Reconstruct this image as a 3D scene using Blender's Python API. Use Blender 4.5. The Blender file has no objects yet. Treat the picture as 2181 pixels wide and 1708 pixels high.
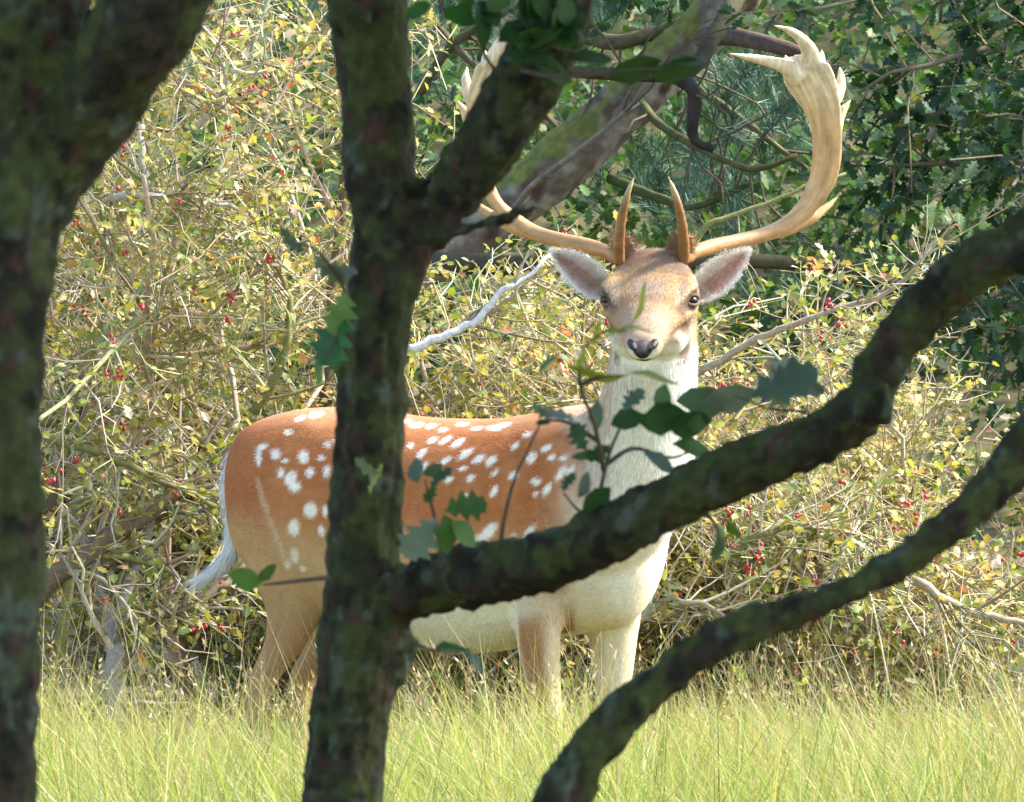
import bpy, math, random
import numpy as np
from mathutils import Vector

# ------------------------------------------------------------------ camera, sky, sun, exposure
scn = bpy.context.scene
CAM_Z, DEER_D = 1.30, 14.0
K = (1.92 / DEER_D) / 2181.0            # lens: tangent per unit of a 2181-wide layout grid
TANP = 0.034                            # slight downward pitch
PIT = math.atan(TANP)
cam_d = bpy.data.cameras.new('camera'); cam = bpy.data.objects.new('camera', cam_d)
scn.collection.objects.link(cam); scn.camera = cam
cam.location = (0, 0, CAM_Z); cam.rotation_euler = (math.pi / 2 - PIT, 0, 0)
cam_d.sensor_width = 36.0; cam_d.lens = 36.0 / (2181 * K)
cam_d.clip_start = 0.1; cam_d.clip_end = 500
cam_d.dof.use_dof = True; cam_d.dof.focus_distance = 14.0; cam_d.dof.aperture_fstop = 38

SUN_TO = Vector((0.74, 0.13, 0.70)).normalized()
w = bpy.data.worlds.new('World'); scn.world = w; w.use_nodes = True
nt = w.node_tree; bg = nt.nodes['Background']
sky = nt.nodes.new('ShaderNodeTexSky'); sky.sky_type = 'NISHITA'; sky.sun_disc = False
sky.sun_elevation = math.asin(SUN_TO.z); sky.sun_rotation = math.atan2(SUN_TO.x, SUN_TO.y)
nt.links.new(sky.outputs[0], bg.inputs[0]); bg.inputs[1].default_value = 0.15
sd = bpy.data.lights.new('sun', 'SUN'); sun = bpy.data.objects.new('sun', sd); scn.collection.objects.link(sun)
sd.energy = 3.4; sd.angle = math.radians(7); sd.color = (1.0, 0.94, 0.84)
sun.rotation_euler = SUN_TO.to_track_quat('Z', 'Y').to_euler(); sun.location = (8, 6, 10)
scn.view_settings.view_transform = 'Standard'; scn.view_settings.look = 'None'
scn.view_settings.gamma = 1.0; scn.view_settings.exposure = 2.0
scn.render.engine = 'CYCLES'
cy = scn.cycles
cy.max_bounces = 5; cy.diffuse_bounces = 3; cy.glossy_bounces = 2; cy.transmission_bounces = 4; cy.transparent_max_bounces = 4
cy.use_denoising = True; cy.use_adaptive_sampling = False

# ------------------------------------------------------------------ helpers
rng = np.random.default_rng(7); rnd = random.Random(11)
col = scn.collection
FWD = np.array([0, math.cos(PIT), -math.sin(PIT)]); UPV = np.array([0, math.sin(PIT), math.cos(PIT)])
RGT = np.array([1.0, 0, 0])
def P(px, py, d):
    """A point of the place: layout-grid column and row at a distance d along the line of view."""
    return np.array([0, 0, CAM_Z]) + d * (FWD + RGT * ((px - 1090.5) * K) + UPV * ((854 - py) * K)) / 1.0
def N(v):
    v = np.asarray(v, float); return v / (np.linalg.norm(v, axis=-1, keepdims=True) + 1e-12)
def smooth(a, b, x):
    t = np.clip((np.asarray(x, float) - a) / (b - a), 0, 1); return t * t * (3 - 2 * t)
def vnoise(p, seed=0):
    p = np.asarray(p, float); i = np.floor(p).astype(np.int64); f = p - i; f = f * f * (3 - 2 * f)
    def h(a, b, c):
        n = (a * 374761393 + b * 668265263 + c * 2147483647 + seed * 974711) & 0xffffffff
        n = ((n ^ (n >> 13)) * 1274126177) & 0xffffffff
        return ((n ^ (n >> 16)) & 0xffff) / 65535.0
    x, y, z = i[:, 0], i[:, 1], i[:, 2]; out = 0
    for dx in (0, 1):
        for dy in (0, 1):
            for dz in (0, 1):
                wgt = (f[:, 0] if dx else 1 - f[:, 0]) * (f[:, 1] if dy else 1 - f[:, 1]) * (f[:, 2] if dz else 1 - f[:, 2])
                out = out + wgt * h(x + dx, y + dy, z + dz)
    return out
def fbm(p, octv=4, seed=0):
    s, a, tot = 0, 1.0, 0
    p = np.asarray(p, float)
    for o in range(octv):
        s = s + a * vnoise(p * 2 ** o + 17.3 * o, seed + o); tot += a; a *= .5
    return s / tot
def make_mesh(name, V, F, C=None, smooth_shade=True):
    """V (n,3); F (m,3) or (m,4) array or list of such; C per-vertex colour (n,3)."""
    me = bpy.data.meshes.new(name)
    Fs = F if isinstance(F, list) else [F]
    Fs = [np.asarray(f, np.int32) for f in Fs if len(f)]
    loops = np.concatenate([f.ravel() for f in Fs]); cnt = np.concatenate([np.full(len(f), f.shape[1], np.int32) for f in Fs])
    me.vertices.add(len(V)); me.vertices.foreach_set('co', np.asarray(V, np.float32).ravel())
    me.loops.add(len(loops)); me.loops.foreach_set('vertex_index', loops)
    me.polygons.add(len(cnt)); me.polygons.foreach_set('loop_start', np.concatenate([[0], np.cumsum(cnt)[:-1]]).astype(np.int32))
    me.polygons.foreach_set('use_smooth', np.full(len(cnt), smooth_shade))
    me.update(calc_edges=True)
    if C is not None:
        at = me.color_attributes.new('Col', 'FLOAT_COLOR', 'POINT')
        c4 = np.ones((len(V), 4), np.float32); c4[:, :3] = C; at.data.foreach_set('color', c4.ravel())
    return me
def link(name, me, mat, parent=None, **kw):
    o = bpy.data.objects.new(name, me); col.objects.link(o)
    if mat is not None and len(me.materials) == 0: me.materials.append(mat)
    if parent is not None:
        o.parent = parent; o.matrix_parent_inverse = parent.matrix_world.inverted() if False else o.matrix_parent_inverse
        o.location = -Vector(parent.location)
    for k_, v_ in kw.items(): o[k_] = v_
    return o
def thing(name, loc, label, cat, group=None):
    o = bpy.data.objects.new(name, None); col.objects.link(o); o.location = loc; o.empty_display_size = .1
    o['label'] = label; o['category'] = cat
    if group: o['group'] = group
    return o
def tube(path, rad, sides=6, cap=True):
    p = np.asarray(path, float); n = len(p); rad = np.broadcast_to(np.asarray(rad, float), (n,))
    t = np.gradient(p, axis=0); t = N(t)
    a = np.cross(t, np.array([.31, .17, .93])); a = N(a); b = np.cross(t, a)
    ang = np.linspace(0, 2 * math.pi, sides, endpoint=False)
    V = p[:, None] + rad[:, None, None] * (np.cos(ang)[None, :, None] * a[:, None] + np.sin(ang)[None, :, None] * b[:, None])
    V = V.reshape(-1, 3); i = np.arange(n - 1)[:, None] * sides; j = np.arange(sides)[None]; j2 = (j + 1) % sides
    q = np.stack([i + j, i + j2, i + sides + j2, i + sides + j], -1).reshape(-1, 4)
    T = np.concatenate([q[:, [0, 1, 2]], q[:, [0, 2, 3]]])
    if cap:
        V = np.concatenate([V, p[:1], p[-1:]]); c0, c1 = n * sides, n * sides + 1
        j = np.arange(sides); j2 = (j + 1) % sides
        T = np.concatenate([T, np.stack([np.full(sides, c0), j2, j], -1), np.stack([np.full(sides, c1), (n - 1) * sides + j, (n - 1) * sides + j2], -1)])
    return V, T
def loft(secs, n=28, ex=2.0):
    """secs: (centre, half axis u, half axis v, half axis -v or None): closed skin through egg-shaped rings."""
    a = np.linspace(0, 2 * math.pi, n, endpoint=False); cu, sv = np.cos(a), np.sin(a)
    cu = np.sign(cu) * np.abs(cu) ** (2 / ex); sv = np.sign(sv) * np.abs(sv) ** (2 / ex)
    R = []
    for s in secs:
        c, u, v = [np.asarray(q, float) for q in s[:3]]; v2 = np.asarray(s[3], float) if len(s) > 3 else v
        vv = np.where(sv[:, None] >= 0, v[None] * sv[:, None], v2[None] * sv[:, None]); R.append(c + u[None] * cu[:, None] + vv)
    m = len(R); V = np.concatenate(R + [np.mean(R[0], 0)[None], np.mean(R[-1], 0)[None]])
    i = np.arange(m - 1)[:, None] * n; j = np.arange(n)[None]; j2 = (j + 1) % n
    q = np.stack([i + j, i + j2, i + n + j2, i + n + j], -1).reshape(-1, 4); j = np.arange(n); j2 = (j + 1) % n
    T = np.concatenate([q[:, [0, 1, 2]], q[:, [0, 2, 3]], np.stack([np.full(n, m * n), j2, j], -1), np.stack([np.full(n, m * n + 1), (m - 1) * n + j, (m - 1) * n + j2], -1)])
    return V, T
def resample(pts, n):
    """Catmull-Rom through rows of pts (any width), n samples."""
    p = np.asarray(pts, float); q = np.concatenate([[2 * p[0] - p[1]], p, [2 * p[-1] - p[-2]]])
    t = np.linspace(0, len(p) - 1 - 1e-6, n); i = t.astype(int); f = (t - i)[:, None]
    a, b, c, d = q[i], q[i + 1], q[i + 2], q[i + 3]
    return .5 * (2 * b + (c - a) * f + (2 * a - 5 * b + 4 * c - d) * f ** 2 + (3 * b - a - 3 * c + d) * f ** 3)
def merge(parts):
    V, T, o = [], [], 0
    for v, t in parts: V.append(v); T.append(np.asarray(t) + o); o += len(v)
    return np.concatenate(V), np.concatenate(T)
def blob(c, rx, ry, rz, n=14):
    th = np.linspace(.15, math.pi - .15, n // 2 + 2)
    return loft([(np.array(c) + np.array([0, 0, rz * math.cos(t)]), (rx * math.sin(t), 0, 0), (0, ry * math.sin(t), 0)) for t in th], n)
def remesh(V, T, voxel, it=4, fac=.5):
    me = make_mesh('temporary', V, T); o = bpy.data.objects.new('temporary', me); col.objects.link(o)
    m = o.modifiers.new('r', 'REMESH'); m.mode = 'VOXEL'; m.voxel_size = voxel; m.use_smooth_shade = True
    if it:
        s = o.modifiers.new('s', 'SMOOTH'); s.iterations = it; s.factor = fac
    dg = bpy.context.evaluated_depsgraph_get(); dg.update()
    m2 = bpy.data.meshes.new_from_object(o.evaluated_get(dg))
    v = np.zeros(len(m2.vertices) * 3, np.float32); m2.vertices.foreach_get('co', v)
    nn = np.zeros(len(m2.vertices) * 3, np.float32); m2.vertices.foreach_get('normal', nn)
    m2.calc_loop_triangles(); t = np.zeros(len(m2.loop_triangles) * 3, np.int32); m2.loop_triangles.foreach_get('vertices', t)
    bpy.data.objects.remove(o); bpy.data.meshes.remove(me); bpy.data.meshes.remove(m2)
    return v.reshape(-1, 3).astype(float), t.reshape(-1, 3), nn.reshape(-1, 3).astype(float)
def place(shapeV, shapeT, pos, d, roll, size, C):
    """Many small copies of a leaf shape (x along, y across, z up) as one mesh."""
    pos = np.asarray(pos, float); n = len(pos); d = N(d); m = len(shapeV)
    a = np.cross(d, np.array([0, 0, 1.0])); a = N(a + 1e-6 * rng.normal(size=a.shape)); b = np.cross(a, d)
    c, s = np.cos(roll)[:, None], np.sin(roll)[:, None]; y = a * c + b * s; z = -a * s + b * c
    V = pos[:, None] + size[:, None, None] * (shapeV[None, :, 0:1] * d[:, None] + shapeV[None, :, 1:2] * y[:, None] + shapeV[None, :, 2:3] * z[:, None])
    T = (np.asarray(shapeT)[None] + (np.arange(n) * m)[:, None, None]).reshape(-1, np.asarray(shapeT).shape[1])
    return V.reshape(-1, 3), T, np.repeat(C, m, 0)
def leaf_shape(outline, fold=.18, curl=-.15):
    """outline: half outline (x, y>=0) from base to tip; gives a folded lobed blade of triangles about its midrib."""
    o = np.array(outline, float); n = len(o); mid = np.stack([o[:, 0] * .96 + .02, np.zeros(n)], -1); mid[0] = o[0]; mid[-1] = o[-1]
    def z(x, y): return fold * np.abs(y) + curl * x * x
    V = []; 
    for (x, y) in mid: V.append((x, 0, z(x, 0)))
    for sgn in (1, -1):
        for (x, y) in o[1:-1]: V.append((x, sgn * y, z(x, y)))
    V = np.array(V); T = []
    k = n - 2
    for s_, off in ((0, n), (1, n + k)):
        for i in range(n - 1):
            a, b = i, i + 1
            oa = off + i - 1 if 0 < i < n - 1 else None; ob = off + i if i + 1 < n - 1 else None
            if oa is None and ob is not None: tri = [(a, b, ob)]
            elif ob is None and oa is not None: tri = [(a, b, oa)]
            elif oa is not None: tri = [(a, b, ob), (a, ob, oa)]
            else: tri = []
            T += [t if s_ == 0 else t[::-1] for t in tri]
    return V, np.array(T)
HAW = leaf_shape([(0, 0), (.22, .06), (.40, .31), (.52, .2), (.70, .29), (.80, .17), (1, 0)])
OAK = leaf_shape([(0, 0), (.12, .05), (.25, .2), (.34, .1), (.5, .3), (.58, .15), (.74, .3), (.82, .14), (.93, .16), (1, 0)])
OVAL = leaf_shape([(0, 0), (.15, .12), (.4, .24), (.7, .2), (.9, .08), (1, 0)])
def pick(palette, n, jit=.18):
    pal = np.array([p[:3] for p in palette], float); wt = np.array([p[3] for p in palette], float); wt /= wt.sum()
    c = pal[rng.choice(len(pal), n, p=wt)]; return np.clip(c * (1 + jit * rng.normal(size=(n, 1))) * (1 + .06 * rng.normal(size=(n, 3))), .004, .9)

# ------------------------------------------------------------------ materials
def mat_new(name):
    m = bpy.data.materials.new(name); m.use_nodes = True; t = m.node_tree
    return m, t, t.nodes['Principled BSDF'], t.nodes['Material Output']
def mat_col(name, rough=.7, spec=.3, transl=0.0, tint=(1, 1, 1), noise=0.0, nscale=40, bump=0.0):
    m, t, b, out = mat_new(name); a = t.nodes.new('ShaderNodeVertexColor'); a.layer_name = 'Col'
    src = a.outputs[0]
    if noise:
        tc = t.nodes.new('ShaderNodeTexCoord'); nz = t.nodes.new('ShaderNodeTexNoise'); nz.inputs['Scale'].default_value = nscale; nz.inputs['Detail'].default_value = 5
        t.links.new(tc.outputs['Object'], nz.inputs['Vector'])
        mr = t.nodes.new('ShaderNodeMapRange'); mr.inputs[1].default_value = .25; mr.inputs[2].default_value = .75; mr.inputs[3].default_value = 1 - noise; mr.inputs[4].default_value = 1 + noise
        t.links.new(nz.outputs[0], mr.inputs[0]); mx = t.nodes.new('ShaderNodeVectorMath'); mx.operation = 'SCALE'
        t.links.new(src, mx.inputs[0]); t.links.new(mr.outputs[0], mx.inputs['Scale']); src = mx.outputs[0]
        if bump:
            bp = t.nodes.new('ShaderNodeBump'); bp.inputs['Strength'].default_value = bump; bp.inputs['Distance'].default_value = .004
            t.links.new(nz.outputs[0], bp.inputs['Height']); t.links.new(bp.outputs[0], b.inputs['Normal'])
    t.links.new(src, b.inputs['Base Color']); b.inputs['Roughness'].default_value = rough; b.inputs['Specular IOR Level'].default_value = spec
    if transl:
        tr = t.nodes.new('ShaderNodeBsdfTranslucent'); vm = t.nodes.new('ShaderNodeVectorMath'); vm.operation = 'MULTIPLY'; vm.inputs[1].default_value = tint
        t.links.new(src, vm.inputs[0]); t.links.new(vm.outputs[0], tr.inputs[0])
        ms = t.nodes.new('ShaderNodeMixShader'); ms.inputs[0].default_value = transl
        t.links.new(b.outputs[0], ms.inputs[1]); t.links.new(tr.outputs[0], ms.inputs[2]); t.links.new(ms.outputs[0], out.inputs[0])
    return m
M_leaf = mat_col('hawthorn_leaf', .45, .4, .42, (1.15, 1.1, .6))
M_oak = mat_col('oak_leaf', .58, .3, .3, (1.0, 1.15, .5))
M_needle = mat_col('pine_needle', .5, .4, .1)
M_grass = mat_col('grass_blade', .5, .3, .40, (1.05, 1.05, .6))
M_twig = mat_col('twig_bark', .85, .2, 0, noise=.3, nscale=120)
M_bark = mat_col('mossy_bark', .9, .15, 0, noise=.35, nscale=90, bump=.8)
M_pbark = mat_col('pine_bark', .9, .15, 0, noise=.35, nscale=40, bump=1.0)
M_coat = mat_col('deer_coat', .8, .15, 0, noise=.1, nscale=180)
M_fur = mat_col('deer_fur', .65, .2, 0)
M_antler = mat_col('antler_bone', .5, .35, 0, noise=.14, nscale=60, bump=.3)
M_berry = mat_col('haw_berry', .3, .5, 0)
def mat_flat(name, c, rough, spec=.5, coat=0):
    m, t, b, out = mat_new(name); b.inputs['Base Color'].default_value = (*c, 1); b.inputs['Roughness'].default_value = rough
    b.inputs['Specular IOR Level'].default_value = spec; b.inputs['Coat Weight'].default_value = coat
    nz = t.nodes.new('ShaderNodeTexNoise'); nz.inputs['Scale'].default_value = 260; bp = t.nodes.new('ShaderNodeBump'); bp.inputs['Strength'].default_value = .12; bp.inputs['Distance'].default_value = .001
    t.links.new(nz.outputs[0], bp.inputs['Height']); t.links.new(bp.outputs[0], b.inputs['Normal'])
    return m
M_eye = mat_flat('deer_eye', (.012, .006, .004), .16, .35)
M_nosec = mat_col('deer_nose_skin', .42, .4, 0, noise=.25, nscale=400, bump=.4)
M_hoof = mat_flat('deer_hoof', (.03, .024, .02), .45)

# ------------------------------------------------------------------ ground
def gz(x, y):
    x = np.asarray(x, float); y = np.asarray(y, float)
    hill = 4.2 * smooth(17.5, 30, y) + .12 * smooth(16, 19, y)
    return hill + .05 * (fbm(np.stack([x * .5, y * .5, x * 0], -1), 3, 5) - .5) * smooth(15.5, 17, y) * 3
def ground():
    xs = np.concatenate([np.linspace(-160, -6, 24), np.linspace(-5.5, 5.5, 60), np.linspace(6, 160, 24)])
    ys = np.concatenate([np.linspace(-90, -2, 16), np.linspace(-1, 32, 100), np.linspace(34, 260, 20)])
    X, Y = np.meshgrid(xs, ys); Z = gz(X.ravel(), Y.ravel()); V = np.stack([X.ravel(), Y.ravel(), Z], -1)
    nx, ny = len(xs), len(ys); i = np.arange(ny - 1)[:, None] * nx + np.arange(nx - 1)[None]; i = i.ravel()
    m, t, b, out = mat_new('meadow_soil'); tc = t.nodes.new('ShaderNodeTexCoord'); nz = t.nodes.new('ShaderNodeTexNoise'); nz.inputs['Scale'].default_value = 9; nz.inputs['Detail'].default_value = 8
    rp = t.nodes.new('ShaderNodeValToRGB'); e = rp.color_ramp.elements; e[0].position = .35; e[0].color = (.05, .055, .018, 1); e[1].position = .65; e[1].color = (.16, .13, .06, 1)
    t.links.new(tc.outputs['Object'], nz.inputs[0]); t.links.new(nz.outputs[0], rp.inputs[0]); t.links.new(rp.outputs[0], b.inputs[0]); b.inputs['Roughness'].default_value = .95
    bp = t.nodes.new('ShaderNodeBump'); bp.inputs['Strength'].default_value = .6; bp.inputs['Distance'].default_value = .03; t.links.new(nz.outputs[0], bp.inputs['Height']); t.links.new(bp.outputs[0], b.inputs['Normal'])
    link('ground', make_mesh('ground', V, np.stack([i, i + 1, i + nx + 1, i + nx], -1)), m, kind='structure', label='meadow ground rising to a low dune slope behind the thicket')
ground()

# ------------------------------------------------------------------ grass
def blades(x, y, h, wd, C, lean_mean, lean_sd, nseg=4):
    n = len(x); z0 = gz(x, y) - .01; az = rng.uniform(0, 2 * math.pi, n)
    lean = np.stack([lean_mean + lean_sd * rng.normal(size=n), lean_sd * rng.normal(size=n)], -1)
    side = np.stack([np.cos(az), np.sin(az), 0 * az], -1); V = []
    for s in range(nseg + 1):
        f = s / nseg; c = np.stack([x + lean[:, 0] * h * f ** 1.8, y + lean[:, 1] * h * f ** 1.8, z0 + h * f * (1 - .22 * f * np.minimum(1, np.hypot(lean[:, 0], lean[:, 1])))], -1)
        if s < nseg:
            ww = wd * (1 - .75 * f) * .5; V += [c - side * ww[:, None], c + side * ww[:, None]]
        else: V.append(c)
    V = np.stack(V, 1); m = V.shape[1]; T = []
    for s in range(nseg - 1): a = 2 * s; T += [(a, a + 1, a + 3), (a, a + 3, a + 2)]
    a = 2 * (nseg - 1); T.append((a, a + 1, a + 2)); T = np.array(T)
    F = (T[None] + (np.arange(n) * m)[:, None, None]).reshape(-1, 3)
    f = np.array([s / nseg for s in range(nseg) for _ in (0, 1)] + [1.0])
    straw = np.array([.46, .36, .16]); CC = C[:, None] * (1 - .45 * f[None, :, None] ** 2) + straw * (.45 * f[None, :, None] ** 2)
    return V.reshape(-1, 3), F, CC.reshape(-1, 3)
GP = [(.15, .26, .03, 4), (.24, .34, .04, 4.5), (.36, .38, .07, 3), (.44, .37, .15, 2.6), (.52, .44, .26, 1.5), (.08, .17, .03, 3), (.30, .22, .10, 1.2)]
def grass():
    sets = []
    def field(n, x0, x1, y0, y1, h0, h1, w0, w1, pal, lm=-.12, ls=.38):
        y = rng.uniform(y0, y1, n); x = rng.uniform(x0, x1, n) * (y / 14)
        cl = fbm(np.stack([x * 2.2, y * 2.2, 0 * x], -1), 3, 9)
        cl = np.clip((cl - .5) * 2.2 + .5, 0, 1); h = np.clip(1.285 - .0746 * y, .085, .46) * rng.uniform(h0, h1, n) * (.62 + .72 * cl)
        C = pick(pal, n); m = (smooth(.5, .72, fbm(np.stack([x * 3.1, y * 1.6, 0 * x], -1), 3, 19)) * .3)[:, None]; C = C * (1 - m) + np.array([.44, .37, .17]) * m
        sets.append(blades(x, y, h, rng.uniform(w0, w1, n), C, lm, ls))
    field(60000, -1.45, 1.45, 11.2, 16.2, .45, 1.1, .0018, .0038, GP, -.14, .46)
    field(12000, -1.45, 1.45, 10.5, 15.5, .7, 1.15, .003, .0052, [(.18, .34, .06, 3), (.27, .40, .09, 3), (.40, .42, .15, 2)], -.2, .42)
    field(20000, -1.7, 1.7, 7.5, 11.2, .5, 1.1, .003, .005, GP)
    field(14000, -3.4, 3.4, 8, 16.5, .5, 1.1, .004, .007, GP)
    STR = [(.50, .42, .24, 4), (.42, .34, .18, 3), (.25, .28, .07, 2)]
    field(4500, -1.4, 1.4, 12.2, 16.6, .9, 1.65, .0014, .0024, STR, -.15, .34)
    field(9000, -1.45, 1.45, 11.2, 16.0, .5, 1.0, .002, .004, [(.46, .38, .20, 3), (.34, .27, .13, 2), (.24, .27, .07, 1)], -.1, .95)
    # flowering stalks with seed heads
    n = 900; y = rng.uniform(11.5, 16.2, n); x = rng.uniform(-1.4, 1.4, n) * (y / 14); h = np.clip(1.285 - .0746 * y, .085, .46) * rng.uniform(.85, 1.45, n)
    sv, sf, sc = blades(x, y, h, np.full(n, .0022), pick([(.42, .35, .18, 2), (.3, .3, .1, 1)], n), -.12, .25); sets.append((sv, sf, sc)); tip = sv.reshape(n, -1, 3)[:, -1]; sub = sv.reshape(n, -1, 3)[:, -3]; ax = N(tip - sub)
    k_ = 9; pos = np.repeat(tip, k_, 0) - np.repeat(ax, k_, 0) * rng.uniform(0, .06, (n * k_, 1)); dr = N(np.repeat(ax, k_, 0) + .45 * rng.normal(size=(n * k_, 3)))
    sets.append(place(np.array([(0, 0, 0), (.4, .16, 0), (.4, -.16, 0), (1, 0, 0)]), np.array([[0, 2, 1], [1, 2, 3]]), pos, dr, rng.uniform(-3, 3, n * k_), rng.uniform(.007, .016, n * k_), pick([(.44, .33, .2, 2), (.36, .24, .15, 1), (.5, .43, .28, 1)], n * k_)))
    V, T = merge([(s[0], s[1]) for s in sets]); C = np.concatenate([s[2] for s in sets])
    link('meadow_grass', make_mesh('meadow_grass', V, T, C, True), M_grass, kind='stuff', label='tall yellow green meadow grass around the deer', category='grass')
grass()

# ------------------------------------------------------------------ shrubs
def wander(start, d, length, nseg, wig, lift):
    p = [np.array(start, float)]; d = np.array(d, float); st = length / nseg
    for _ in range(nseg):
        d = d + np.array([rnd.gauss(0, wig), rnd.gauss(0, wig), rnd.gauss(0, wig) + lift]); d /= np.linalg.norm(d); p.append(p[-1] + d * st)
    return np.array(p)
def side_dir(t, ang):
    a = np.cross(t, np.array([rnd.gauss(0, 1), rnd.gauss(0, 1), rnd.gauss(0, 1)])); a /= np.linalg.norm(a) + 1e-9
    return t * math.cos(ang) + a * math.sin(ang)
TW = [(.38, .31, .20, 4), (.46, .39, .27, 3), (.30, .27, .12, 3), (.24, .18, .12, 1.2), (.54, .48, .37, 1.2)]
HL = [(.30, .31, .08, 5), (.40, .36, .11, 3.5), (.20, .26, .07, 4), (.47, .40, .20, 3), (.42, .26, .11, 1.0), (.38, .14, .09, .35), (.54, .51, .40, 3.5), (.16, .22, .10, 2)]
berryV, berryT = blob((0, 0, 0), 1, 1, 1.1, 8)
def to_px(p):
    q = np.asarray(p) - np.array([0, 0, CAM_Z]); d = q @ FWD; return 1090.5 + (q @ RGT) / d / K, 854 - (q @ UPV) / d / K, d
def shrub(cx, cy_, rx, ry, H, nst, label, extra=(), haw=195, dens=1.0, inside=lambda p: True):
    root = thing('hawthorn_bush', (cx, cy_, float(gz([cx], [cy_])[0])), label, 'bush', 'hawthorn bushes behind the deer')
    tw, lp, ld, bp = [], [], [], []
    def put(name, path, r, sides, colr):
        V, T = tube(path, r, sides); link(name, make_mesh(name, V, T, np.repeat(np.array([colr]), len(V), 0)), M_twig, root)
    def leaves_on(path, n, spread):
        for _ in range(n):
            i = rnd.randrange(1, len(path)); f = rnd.random(); q = path[i - 1] * (1 - f) + path[i] * f
            t = path[i] - path[i - 1]; t = t / (np.linalg.norm(t) + 1e-9)
            dd = side_dir(t, rnd.uniform(.4, 1.3)); lp.append(q + dd * rnd.uniform(0, spread)); ld.append(dd)
    def twigs(path, lev, length, r):
        n2 = int((5 if lev == 2 else 4) * dens + rnd.random())
        for _ in range(n2):
            i = rnd.randrange(1, len(path)); t = path[i] - path[i - 1]; t = t / (np.linalg.norm(t) + 1e-9)
            q = path[i - 1] + (path[i] - path[i - 1]) * rnd.random(); L = length * rnd.uniform(.45, 1.1)
            pp = wander(q, side_dir(t, rnd.uniform(.5, 1.35)), L, 4 if lev == 2 else 2, .28, .02)
            if not inside(pp[-1]): continue
            tw.append((pp, np.linspace(r, r * .45, len(pp)), 4 if lev == 2 else 3))
            if lev == 2:
                twigs(pp, 3, length * .45, r * .6)
                if rnd.random() < .55: leaves_on(pp, int(4 * dens), .01)
            else:
                if rnd.random() < .74: leaves_on(pp[-2:], rnd.choice((3, 4, 5)), .014)
                if rnd.random() < .09: bp.append(pp[-1])
    def limb(path, r0, colr, name='branch', nb=5):
        put(name, path, np.linspace(r0, r0 * .4, len(path)), 7 if r0 > .012 else 5, colr)
        twigs(path, 2, .34, max(.0025, r0 * .36)); twigs(path, 2, .26, max(.0022, r0 * .30)); twigs(path, 2, .22, max(.002, r0 * .25))
    for s in range(nst):
        a = rnd.uniform(0, 2 * math.pi); q = math.sqrt(rnd.random()); bx, by = cx + rx * .8 * q * math.cos(a), cy_ + ry * .8 * q * math.sin(a)
        d = np.array([(bx - cx) / rx * .5 + rnd.gauss(0, .35), (by - cy_) / ry * .3 + rnd.gauss(0, .2), 1.0]); d /= np.linalg.norm(d)
        L = H * rnd.uniform(.75, 1.1); st = wander((bx, by, float(gz([bx], [by])[0]) - .03), d, L, 9, .16, .03)
        r = rnd.uniform(.010, .024); c = pick(TW, 1)[0] * .8
        for _ in range(8):
            if inside(st[-1]): break
            d = N(d + np.array([rnd.gauss(0, .3), 0, 0])); L *= .92; st = wander(st[0], d, L, 9, .14, .02)
        put('stem', st, np.linspace(r, r * .35, len(st)), 8, c)
        for b in range(int(8 + rnd.random() * 3)):
            i = rnd.randrange(1, len(st)); t = st[i] - st[i - 1]; t /= np.linalg.norm(t)
            p = wander(st[i - 1] + (st[i] - st[i - 1]) * rnd.random(), side_dir(t, rnd.uniform(.6, 1.4)), H * rnd.uniform(.22, .5), 6, .22, .01)
            if not inside(p[-1]): continue
            limb(p, r * rnd.uniform(.3, .55), pick(TW, 1)[0])
    for (pts, r0, colr) in extra:
        p = resample(np.array([P(q[0], q[1], q[2] - .38) for q in pts]), 4 * len(pts)); p = p + .0028 * rng.normal(size=p.shape)
        limb(p, r0, np.array(colr))
    Vs, Ts, Cs, o = [], [], [], 0
    for pp, r, sd_ in tw:
        V, T = tube(pp, r, sd_, False); Vs.append(V); Ts.append(T + o); o += len(V); Cs.append(np.repeat(pick(TW, 1), len(V), 0))
    link('twigs', make_mesh('twigs', np.concatenate(Vs), np.concatenate(Ts), np.concatenate(Cs)), M_twig, root, kind='stuff')
    lp_, ld_ = np.array(lp), np.array(ld); keep = lp_[:, 2] > gz(lp_[:, 0], lp_[:, 1]) + .02; lp_, ld_ = lp_[keep], ld_[keep]; n = len(lp_)
    ld_ = N(ld_ + .4 * rng.normal(size=ld_.shape)); C = np.clip(pick(HL, n) * np.array([1.20, 1.08, .98]), 0, .75)
    green = smooth(.45, .7, fbm(lp_ * 1.7, 2, 31))[:, None]; C = C * (1 - .32 * green) + .32 * green * np.array([.15, .25, .05])
    V, T, C = place(*HAW, lp_, ld_, rng.uniform(-1, 1, n), rng.uniform(.35, 1, n) * .034, C)
    link('foliage', make_mesh('foliage', V, T, C, False), M_leaf, root, kind='stuff')
    bme = make_mesh('berry', berryV * .0042, berryT, np.repeat([[.46, .035, .04]], len(berryV), 0)); bme.materials.append(M_berry)
    rnd.shuffle(bp); vis = 0
    cand = []
    for b in bp:
        px, py, d_ = to_px(b); cand.append((0 if (0 < px < 2181 and 0 < py < 1500) else 1, d_, tuple(b)))
    cand.sort()
    for _, _, b in cand[:haw // 3]:
        for _ in range(rnd.choice((1, 2, 3, 4, 5))):
            o_ = link('berry', bme, None, root); o_.location = Vector(b) - root.location + Vector((rnd.gauss(0, .007), rnd.gauss(0, .006), rnd.gauss(-.004, .007)))
            s_ = rnd.uniform(.8, 1.2); o_.scale = (s_, s_, s_)
    print('SHRUB', len(tw), n, len(bp))
    return root
BR = (.17, .125, .08); PALE = (.48, .43, .35); OL = (.20, .19, .07); TAN = (.36, .29, .2)
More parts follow.
